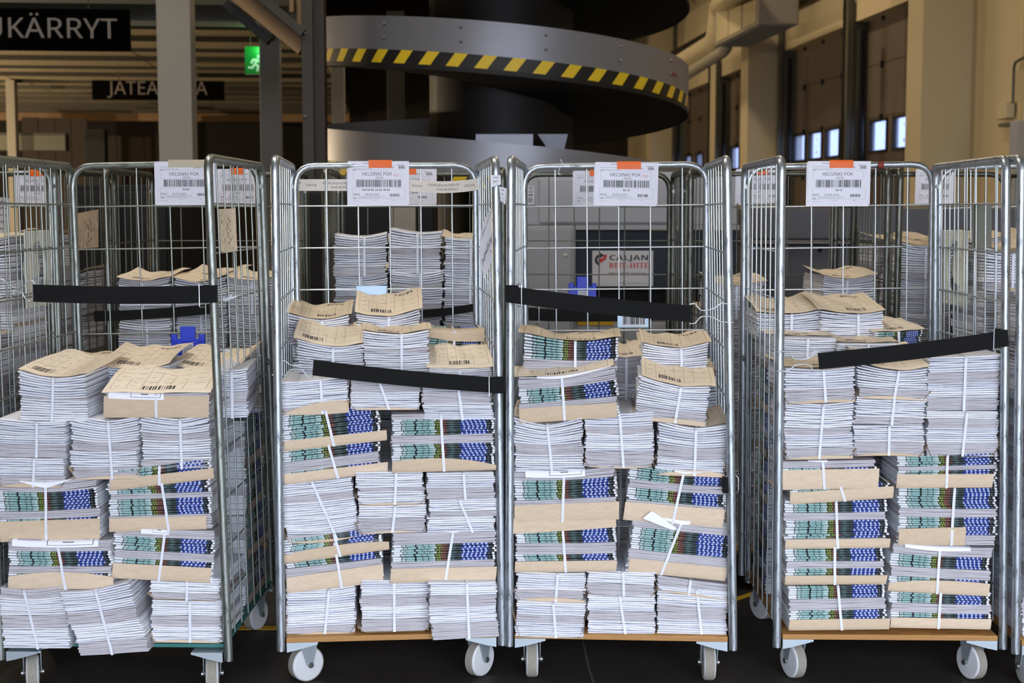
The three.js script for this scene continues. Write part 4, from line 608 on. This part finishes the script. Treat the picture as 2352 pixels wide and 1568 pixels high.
// spiral frame: dark posts and a braced truss
{ const G = new THREE.Group(); G.name = 'conveyor_frame'; const a = at(695, 300, 9.0), b = at(721, 300, 9.0), c = at(745, 300, 9.0); G.position.set(a.x, 0, -9.0); const w = b.x - a.x;
  mesh('post', rbox(0, w, 0, 5, -0.06, 0, 0.004), M.oliveSteel, G); mesh('post', rbox(w - 0.002, c.x - a.x, 0, 5, -0.16, -0.04, 0.004), std({ color: 0x2e241b, roughness: 0.6 }), G);
  for (const v of [77, 268]) mesh('bolt', new THREE.SphereGeometry(0.011, 10, 8).translate(at(701, v, 9).x - a.x, at(701, v, 9).y, 0.004), M.bolt, G);
  const q = (u, v, d) => at(u, v, d).sub(G.position);
  const bar = (p, r, t, mat) => { const d = r.clone().sub(p), L = d.length(), g = new RoundedBoxGeometry(L, t, 0.09, 2, 0.004); g.applyQuaternion(new THREE.Quaternion().setFromUnitVectors(V3(1, 0, 0), d.normalize())); return mesh('brace', g.translate((p.x + r.x) / 2, (p.y + r.y) / 2, (p.z + r.z) / 2), mat, G); };
  bar(q(500, -48, 9.1), q(698, 112, 9.1), 0.10, M.brownSteel); bar(q(560, -40, 9.0), q(698, 78, 9.0), 0.055, M.oliveSteel); bar(q(520, 8, 9.3), q(620, 95, 9.3), 0.06, M.darkFrame);
  bar(q(672, -30, 9.2), q(672, 30, 9.2), 0.03, M.brownSteel); bar(q(690, -30, 9.2), q(690, 66, 9.2), 0.03, M.brownSteel);
  add(tag(G, 'dark bolted steel post and diagonal braces left of the spiral conveyor', 'frame')); }
// hanging signs
function sign(label, u0, u1, v0, v1, d, text, tu, tv, px, ink) {
  const a = atHall(u0, v1, d), b = atHall(u1, v0, d), w = b.x - a.x, h = b.y - a.y, G = new THREE.Group(); G.name = 'hanging_sign'; inHall(G, a.x, a.y, -d);
  mesh('board', rbox(0, w, 0, h, -0.04, 0, 0.004), M.black, G);
  const t = canvas(1024, Math.max(64, Math.round(1024 * h / w)), (x, W, H) => { x.fillStyle = '#020202'; x.fillRect(0, 0, W, H); x.fillStyle = ink; x.font = `${px * W / (u1 - u0)}px sans-serif`; const L = (tu[1] - tu[0]) * W / (u1 - u0); const m = x.measureText(text).width; x.translate((tu[0] - u0) * W / (u1 - u0), (tv - v0) * H / (v1 - v0)); x.scale(L / m, 1); x.fillText(text, 0, 0); });
  const f = new THREE.PlaneGeometry(w, h).translate(w / 2, h / 2, 0.0015); mesh('lettering', f, new THREE.MeshPhysicalMaterial({ map: t, roughness: 0.95, specularIntensity: 0.25 }), G);
  for (const x of [w * 0.2, w * 0.8]) mesh('hanger', rod(V3(x, h, -0.02), V3(x, h + Math.max(0.02, YM - a.y - h), -0.02), 0.006), M.galv, G);
  add(tag(G, label, 'sign', 'hanging aisle signs'));
}
sign('large black hanging sign ending in UKÄRRYT, cut by the left edge', -180, 298, 22, 114, 13.7, 'UKÄRRYT', [-42, 269], 86, 64, '#c4bdb4');
sign('smaller black sign beginning JÄTEA, partly behind the pale column', 212, 515, 186, 229, 21.5, 'JÄTEASEMA', [250, 476], 217, 42, '#8f8982');
{ const p = atHall(582, 140, 16.2), G = new THREE.Group(); G.name = 'exit_sign'; inHall(G, p.x, 0, -16.2); const a = atHall(563, 170, 16.2), b = atHall(602, 107, 16.2), w = 0.31, h = b.y - a.y; G.position.copy(hall(a.x, a.y, -16.2));
  mesh('casing', rbox(0, w, 0, h, -0.08, -0.002, 0.006), M.white, G);
  const t = canvas(256, 256, (x, W, H) => { x.fillStyle = '#0b8a35'; x.fillRect(0, 0, W, H); x.fillStyle = '#e8f5ea'; x.strokeStyle = '#e8f5ea'; x.lineCap = 'round'; x.lineWidth = 20; const Lp = (...p) => { x.beginPath(); p.forEach(([a, b], i) => i ? x.lineTo(a, b) : x.moveTo(a, b)); x.stroke(); }; x.beginPath(); x.arc(128, 92, 17, 0, 7); x.fill(); Lp([112, 122], [92, 160]); Lp([92, 160], [120, 182], [112, 222]); Lp([92, 160], [68, 196], [36, 194]); Lp([112, 124], [140, 146], [162, 136]); Lp([108, 122], [74, 124], [60, 150]); x.fillRect(186, 60, 14, 176); });
  for (const x of [0.06, 0.25]) mesh('hanger', rod(V3(x, h, -0.04), V3(x, YM - a.y, -0.04), 0.006), M.galv, G);
  const em = std({ map: t, roughness: 0.4, emissive: 0xffffff, emissiveMap: t, emissiveIntensity: 0.35 }); mesh('face', new THREE.PlaneGeometry(w, h).translate(w / 2, h / 2, 0.002), em, G);
  const pl = new THREE.PointLight(0x7dffa0, 0.15, 3); pl.position.set(w / 2, h * 0.9, 0.12); G.add(pl);
  add(tag(G, 'green lit exit sign with a running figure beside the grey column', 'exit sign')); }
// dark back area of the left side: cabinets, crate rack, beams
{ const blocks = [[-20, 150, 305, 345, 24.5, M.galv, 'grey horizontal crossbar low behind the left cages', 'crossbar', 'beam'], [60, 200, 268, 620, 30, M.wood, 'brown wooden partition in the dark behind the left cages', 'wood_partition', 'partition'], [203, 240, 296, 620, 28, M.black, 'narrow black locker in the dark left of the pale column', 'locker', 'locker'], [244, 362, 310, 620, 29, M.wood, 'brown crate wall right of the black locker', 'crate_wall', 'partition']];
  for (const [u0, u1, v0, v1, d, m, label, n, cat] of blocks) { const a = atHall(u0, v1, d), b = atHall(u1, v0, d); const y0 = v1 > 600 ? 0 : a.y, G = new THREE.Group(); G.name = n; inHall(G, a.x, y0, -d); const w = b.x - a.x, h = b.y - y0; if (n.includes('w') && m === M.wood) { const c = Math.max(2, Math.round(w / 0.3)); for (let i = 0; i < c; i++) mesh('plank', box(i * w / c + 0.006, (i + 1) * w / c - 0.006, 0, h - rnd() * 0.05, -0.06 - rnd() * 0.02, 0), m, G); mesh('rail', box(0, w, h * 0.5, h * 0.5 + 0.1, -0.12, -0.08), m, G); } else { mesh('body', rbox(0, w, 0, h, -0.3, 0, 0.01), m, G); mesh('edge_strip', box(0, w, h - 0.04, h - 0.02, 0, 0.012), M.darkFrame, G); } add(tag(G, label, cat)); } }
{ const a = at(205, 440, 8.2), b = at(352, 440, 8.2), G = new THREE.Group(); G.name = 'machine_cabinet'; G.position.set((a.x + b.x) / 2, 0, -8.2); const w = b.x - a.x + 0.2; mesh('body', rbox(-w / 2, w / 2, 0.1, 1.62, -0.8, 0, 0.012), M.black, G); mesh('plinth', box(-w / 2 + 0.03, w / 2 - 0.03, 0, 0.1, -0.75, -0.05), M.darkFrame, G); mesh('door', rbox(-w / 2 + 0.03, -0.01, 0.14, 1.58, 0, 0.015, 0.004), M.glassDark, G); mesh('door', rbox(0.01, w / 2 - 0.03, 0.14, 1.58, 0, 0.015, 0.004), M.glassDark, G); add(tag(G, 'black cabinet seen through the 00-99 card cage', 'cabinet')); }
{ const a = at(720, 440, 8.6), b = at(1000, 440, 8.6), G = new THREE.Group(); G.name = 'drive_cabinet'; G.position.set(a.x, 0, -8.4); const w = b.x - a.x; mesh('body', rbox(0, w, 0.08, 1.58, -0.5, 0, 0.012), M.black, G); mesh('plinth', box(0.03, w - 0.03, 0, 0.08, -0.45, -0.05), M.darkFrame, G); mesh('side_post', rbox(w * 0.66, w * 0.86, 0, 1.7, 0.01, 0.06, 0.004), M.beige, G); add(tag(G, 'black drive cabinet with a beige post, behind the 2/2 card cage', 'cabinet')); }
{ const p = at(364, 505, 9.6), m = mesh('yellow_guard', rbox(-0.03, 0.03, 0, 1.6, -0.03, 0.03, 0.006), M.yellow); m.position.set(p.x, 0, -9.6); add(tag(m, 'yellow corner guard at the left edge of the pale column', 'guard')); }

// ---------- spiral conveyor ----------
{
  const cx = at(1150, 300, 10.5).x, cz = -10.5, R = 1.36, PT = 0.755, G = new THREE.Group(); G.name = 'spiral_conveyor'; G.position.set(cx, 0, cz);
  // the deck's height at angle a (0 right, quarter turn = towards the camera)
  const yAt = (a) => 2.36 + PT * (a - Math.PI / 2) / (2 * Math.PI);
  const A0 = -Math.PI * 2.2, A1 = Math.PI * 3.6, n = 220, rib = (r0, y0, r1, y1, vs = 1, ra = A0, rb = A1) => { const rows = [[], []]; for (let i = 0; i <= n; i++) { const a = ra + (rb - ra) * i / n, c = Math.cos(a), s = Math.sin(a), y = yAt(a); rows[0].push(V3(c * r0, y + y0, s * r0)); rows[1].push(V3(c * r1, y + y1, s * r1)); } return rows; };
  const withUv = (g, len) => { const u = g.attributes.uv; for (let i = 0; i < u.count; i++) u.setX(i, u.getX(i) * len); return g; };
  mesh('guard_rail', [sheet(rib(R, 0.085, R, 0.30), -0.012)], M.guard, G);
  const turns = (A1 - A0) * R / 0.186, hz = canvas(128, 64, (x, w, h) => { x.fillStyle = '#101010'; x.fillRect(0, 0, w, h); x.fillStyle = '#e2c224'; x.beginPath(); x.moveTo(10, 0); x.lineTo(68, 0); x.lineTo(112, h); x.lineTo(54, h); x.fill(); }); hz.wrapS = THREE.RepeatWrapping;
  mesh('hazard_tape', withUv(sheet(rib(R + 0.003, 0.0, R + 0.003, 0.085), -0.002), turns), std({ map: hz, roughness: 0.5 }), G);
  mesh('deck_underside', [sheet(rib(0.42, -0.04, R + 0.001, -0.012), 0.012), sheet(rib(R + 0.004, -0.03, R + 0.004, -0.0), -0.012), sheet(rib(0.42, 0.05, R - 0.02, 0.05), -0.012)], M.spiralBlack, G);
  mesh('inner_guard', sheet(rib(0.56, 0.02, 0.56, 0.2), 0.01), M.spiralBlack, G);
  mesh('core', new THREE.CylinderGeometry(0.535, 0.535, 5.2, 8, 1).rotateY(Math.PI / 8 + 0.2).translate(0, 2.9, 0), M.spiralBlack, G);
  mesh('floor_stand', [0, 1, 2, 3].map((k) => box(-0.06 + Math.cos(k * 1.57 + 0.6) * 0.5, 0.06 + Math.cos(k * 1.57 + 0.6) * 0.5, 0, 0.5, -0.06 + Math.sin(k * 1.57 + 0.6) * 0.5, 0.06 + Math.sin(k * 1.57 + 0.6) * 0.5)), M.spiralBlack, G);
  for (const a of [0.55, 0.95, 1.35, 1.75, 2.15]) for (const dy of [0.16, 0.25]) mesh('rivet', new THREE.SphereGeometry(0.011, 8, 6).translate(Math.cos(a) * (R + 0.002), yAt(a) + dy, Math.sin(a) * (R + 0.002)), M.bolt, G);
  { const a = 0.51; mesh('maker_mark', [box(-0.06, 0, -0.01, 0.01, -0.001, 0.002), box(0.0, 0.05, -0.016, 0.002, -0.001, 0.002)].map((g) => g.rotateY(Math.PI / 2 - a).translate(Math.cos(a) * (R + 0.003), yAt(a) + 0.17, Math.sin(a) * (R + 0.003))), std({ color: 0x8a3a3c, roughness: 0.6 }), G); }
  const gp = (u, v, d) => at(u, v, d).sub(G.position), p = gp(1092, 342, 9.75), q = gp(1225, 307, 9.75);
  mesh('guide_plate', rbox(p.x, q.x, p.y, q.y, -0.02 + p.z, p.z, 0.004), M.guard, G);
  const c1 = [gp(1235, 308, 9.7), gp(1304, 308, 9.7), gp(1294, 350, 9.7), gp(1264, 350, 9.7)]; mesh('chute_plate', sheet([[c1[3], c1[2]], [c1[0], c1[1]]], 0.01), std({ color: 0xb5bccb, roughness: 0.5 }), G);
  add(tag(G, 'tall black spiral conveyor with grey guard and yellow-black hazard edge', 'conveyor'));
}
// ---------- machine with the maker's sign, and the grey conveyor to its right ----------
{ const d = 7.9, G = new THREE.Group(); G.name = 'loading_conveyor'; const o = at(1195, 486, d); G.position.set(o.x, 0, -d); const X = (u) => at(u, 500, d).x - o.x, Y = (v) => at(1300, v, d).y;
  mesh('end_frame', [rbox(X(1195), X(1323), 0.25, Y(518), -0.5, 0, 0.01), rbox(X(1195), X(1700), Y(518), Y(394), -0.6, -0.06, 0.012)], M.machine, G); mesh('cover_panel', rbox(X(1238), X(1560), Y(512), Y(410), -0.06, -0.035, 0.008), M.machine, G);
  mesh('door_panel', rbox(X(1205), X(1312), 0.5, Y(526), 0, 0.012, 0.004), M.machine, G); mesh('edge_lip', rbox(X(1323), X(1700), Y(528), Y(517), -0.06, 0.0, 0.003), M.machine, G);
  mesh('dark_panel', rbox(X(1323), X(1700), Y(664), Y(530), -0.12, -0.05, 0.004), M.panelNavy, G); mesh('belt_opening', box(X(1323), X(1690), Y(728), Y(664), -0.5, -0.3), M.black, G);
  mesh('belt_side', rbox(X(1312), X(1700), 0.3, Y(742), -0.5, -0.04, 0.01), M.machine, G); mesh('warning_strip', box(X(1328), X(1412), Y(748), Y(734), -0.045, -0.035), M.yellow, G);
  mesh('screw', new THREE.SphereGeometry(0.011, 8, 6).translate(X(1299), Y(586), 0.012), M.white, G); mesh('leg', box(X(1220), X(1300), 0, 0.3, -0.4, -0.2), M.machineDark, G); mesh('leg', box(X(1500), X(1580), 0, 0.4, -0.4, -0.2), M.machineDark, G);
  const t = canvas(700, 420, (x, w, h) => { x.fillStyle = '#d3d2d3'; x.fillRect(0, 0, w, h); x.lineWidth = 30; x.strokeStyle = '#1d1f22'; x.beginPath(); x.arc(96, 110, 54, Math.PI * 1.45, Math.PI * 0.55, true); x.stroke(); x.fillStyle = '#1d1f22'; x.beginPath(); x.moveTo(88, 22); x.lineTo(146, 60); x.lineTo(84, 86); x.fill(); x.strokeStyle = '#c9252b'; x.lineWidth = 34; x.beginPath(); x.moveTo(150, 46); x.quadraticCurveTo(150, 112, 96, 116); x.stroke(); x.fillStyle = '#c9252b'; x.beginPath(); x.moveTo(104, 78); x.lineTo(58, 118); x.lineTo(112, 150); x.fill();
    const T = (s, f, c, X0, Y0, L) => { x.fillStyle = c; x.font = f; x.save(); x.translate(X0, Y0); x.scale(L / x.measureText(s).width, 1); x.fillText(s, 0, 0); x.restore(); };
    T('CALJAN', 'bold 84px sans-serif', '#1b1d20', 190, 112, 462); T('RITE-HITE', 'bold 82px serif', '#c9252b', 190, 204, 462); T('Safe Logistic Solutions', 'bold 36px sans-serif', '#2b2d31', 186, 280, 440); T('www.caljanritehite.com', '24px sans-serif', '#2b2d31', 300, 392, 320); });
  mesh('maker_sign', rbox(X(1362), X(1503), Y(658), Y(576), -0.05, -0.044, 0.001), std({ color: 0xc6c5c6 }), G); mesh('maker_print', new THREE.PlaneGeometry(X(1503) - X(1362), Y(576) - Y(658)).translate((X(1362) + X(1503)) / 2, (Y(576) + Y(658)) / 2, -0.0425), std({ map: t, roughness: 0.5 }), G);
  add(tag(G, 'pale grey loading conveyor end with a CALJAN RITE-HITE sign, behind the 1/2 cage', 'conveyor')); }
{ const d = 8.4, o = at(1712, 486, d), G = new THREE.Group(); G.name = 'belt_conveyor'; G.position.set(o.x, 0, -d); const w = at(2420, 486, d).x - o.x, Y = (v) => at(1900, v, d).y;
  mesh('side_panel', rbox(0, w, Y(549), Y(478), -1.0, 0, 0.008), M.machineDark, G); mesh('lip', rbox(0, w, Y(560), Y(551), -0.9, 0.03, 0.004), std({ color: 0x8f8a90 }), G); mesh('lower_panel', rbox(0, w, 0.3, Y(563), -0.95, -0.03, 0.008), M.machineDark, G); for (const x of [0.2, 1.0, 1.7]) mesh('leg', box(x, x + 0.09, 0, 0.3, -0.4, -0.3), M.darkFrame, G); for (const [x, v] of [[0.45, 575], [1.1, 575]]) mesh('bolt', new THREE.SphereGeometry(0.012, 8, 6).translate(x, Y(v), -0.028), M.black, G);
  add(tag(G, 'dark grey belt conveyor running right behind the second row of cages', 'conveyor')); }

// ---------- lamps ----------
for (const [k, [x, y, z, w, l, p]] of LAMPS.entries()) {
  const G = new THREE.Group(); G.name = 'ceiling_lamp'; inHall(G, x, y, z);
  mesh('housing', [rbox(-w / 2 - 0.04, w / 2 + 0.04, 0.02, 0.12, -l / 2 - 0.04, l / 2 + 0.04, 0.01), ...[-1, 1].map((s) => rod(V3(0, 0.12, s * l * 0.35), V3(0, 7.2 - y, s * l * 0.35), 0.008))], M.white, G);
  mesh('lamp_diffuser', box(-w / 2, w / 2, 0, 0.02, -l / 2, l / 2), std({ color: 0x000000, emissive: k === 0 || k === 2 ? COOL : WARM, emissiveIntensity: 3 }), G);
  const L = new THREE.RectAreaLight(k === 0 || k === 2 ? COOL : WARM, p, w, l); L.position.set(0, -0.01, 0); L.rotation.x = -Math.PI / 2; G.add(L);
  add(tag(G, `long ceiling lamp, ${['nearest the open front', 'right of the spiral conveyor', 'second from the open front', 'above the dock doors', 'farthest back in the hall'][k]}`, 'lamp', 'warm ceiling lamps'));
}
for (const [k, [x, y, z, p]] of FLOODS.entries()) {
  const G = new THREE.Group(); G.name = 'flood_lamp'; inHall(G, x, 0, z); mesh('stand', [rod(V3(0, 0, 0), V3(0, y - 0.1, 0), 0.02), ...[0, 2.1, 4.2].map((a) => rod(V3(0, 0.3, 0), V3(Math.cos(a) * 0.35, 0.01, Math.sin(a) * 0.35), 0.012))], M.black, G);
  mesh('lamp_bulb', new THREE.SphereGeometry(0.1, 16, 12).translate(0, y, 0), std({ color: 0x000000, emissive: WARM, emissiveIntensity: 3 }), G); const L = new THREE.PointLight(WARM, p); L.position.set(0, y, 0); G.add(L);
  add(tag(G, `warm work lamp on a tripod under the mezzanine, ${['nearest', 'middle', 'farthest'][k]} of three`, 'lamp', 'work lamps under the mezzanine'));
}
// painted floor line and joint
{ const a = at(560, 1458, 4.9), m = mesh('floor_line', box(-0.6, 0.12, 0, 0.0015, -0.02, 0.025), M.yellow); const p = at(640, 1458, 4.9); m.position.set(p.x, 0.0005, -4.92); add(tag(m, null, null, null, 'structure')); const q = at(1690, 1385, 5.35), m2 = mesh('floor_line', box(-0.2, 0.2, 0, 0.0015, -0.015, 0.015), M.yellow); m2.position.set(q.x, 0.0005, -5.3); m2.rotation.y = 0.8; add(tag(m2, null, null, null, 'structure')); }
{ const pts = [[1338, 1470], [1346, 1500], [1352, 1530], [1366, 1575]].map(([u, v]) => { const t = (v - CY) / FPX, d = EYE / ((sp + t * cp) / (cp - t * sp)); return V3((u - CX) / FPX * d * 1.02, 0.0006, -d); }); const m = mesh('floor_joint', sheet([pts.map((p) => p.clone().add(V3(-0.004, 0, 0))), pts.map((p) => p.clone().add(V3(0.004, 0, 0)))], 0.0005), std({ color: 0x4a4643, roughness: 0.9 })); S(m); }

shade(scene);
for (const c of scene.children) c.traverse((o) => { if (o.isLight) { o.castShadow = !o.isRectAreaLight; } });
renderer.render(scene, camera);
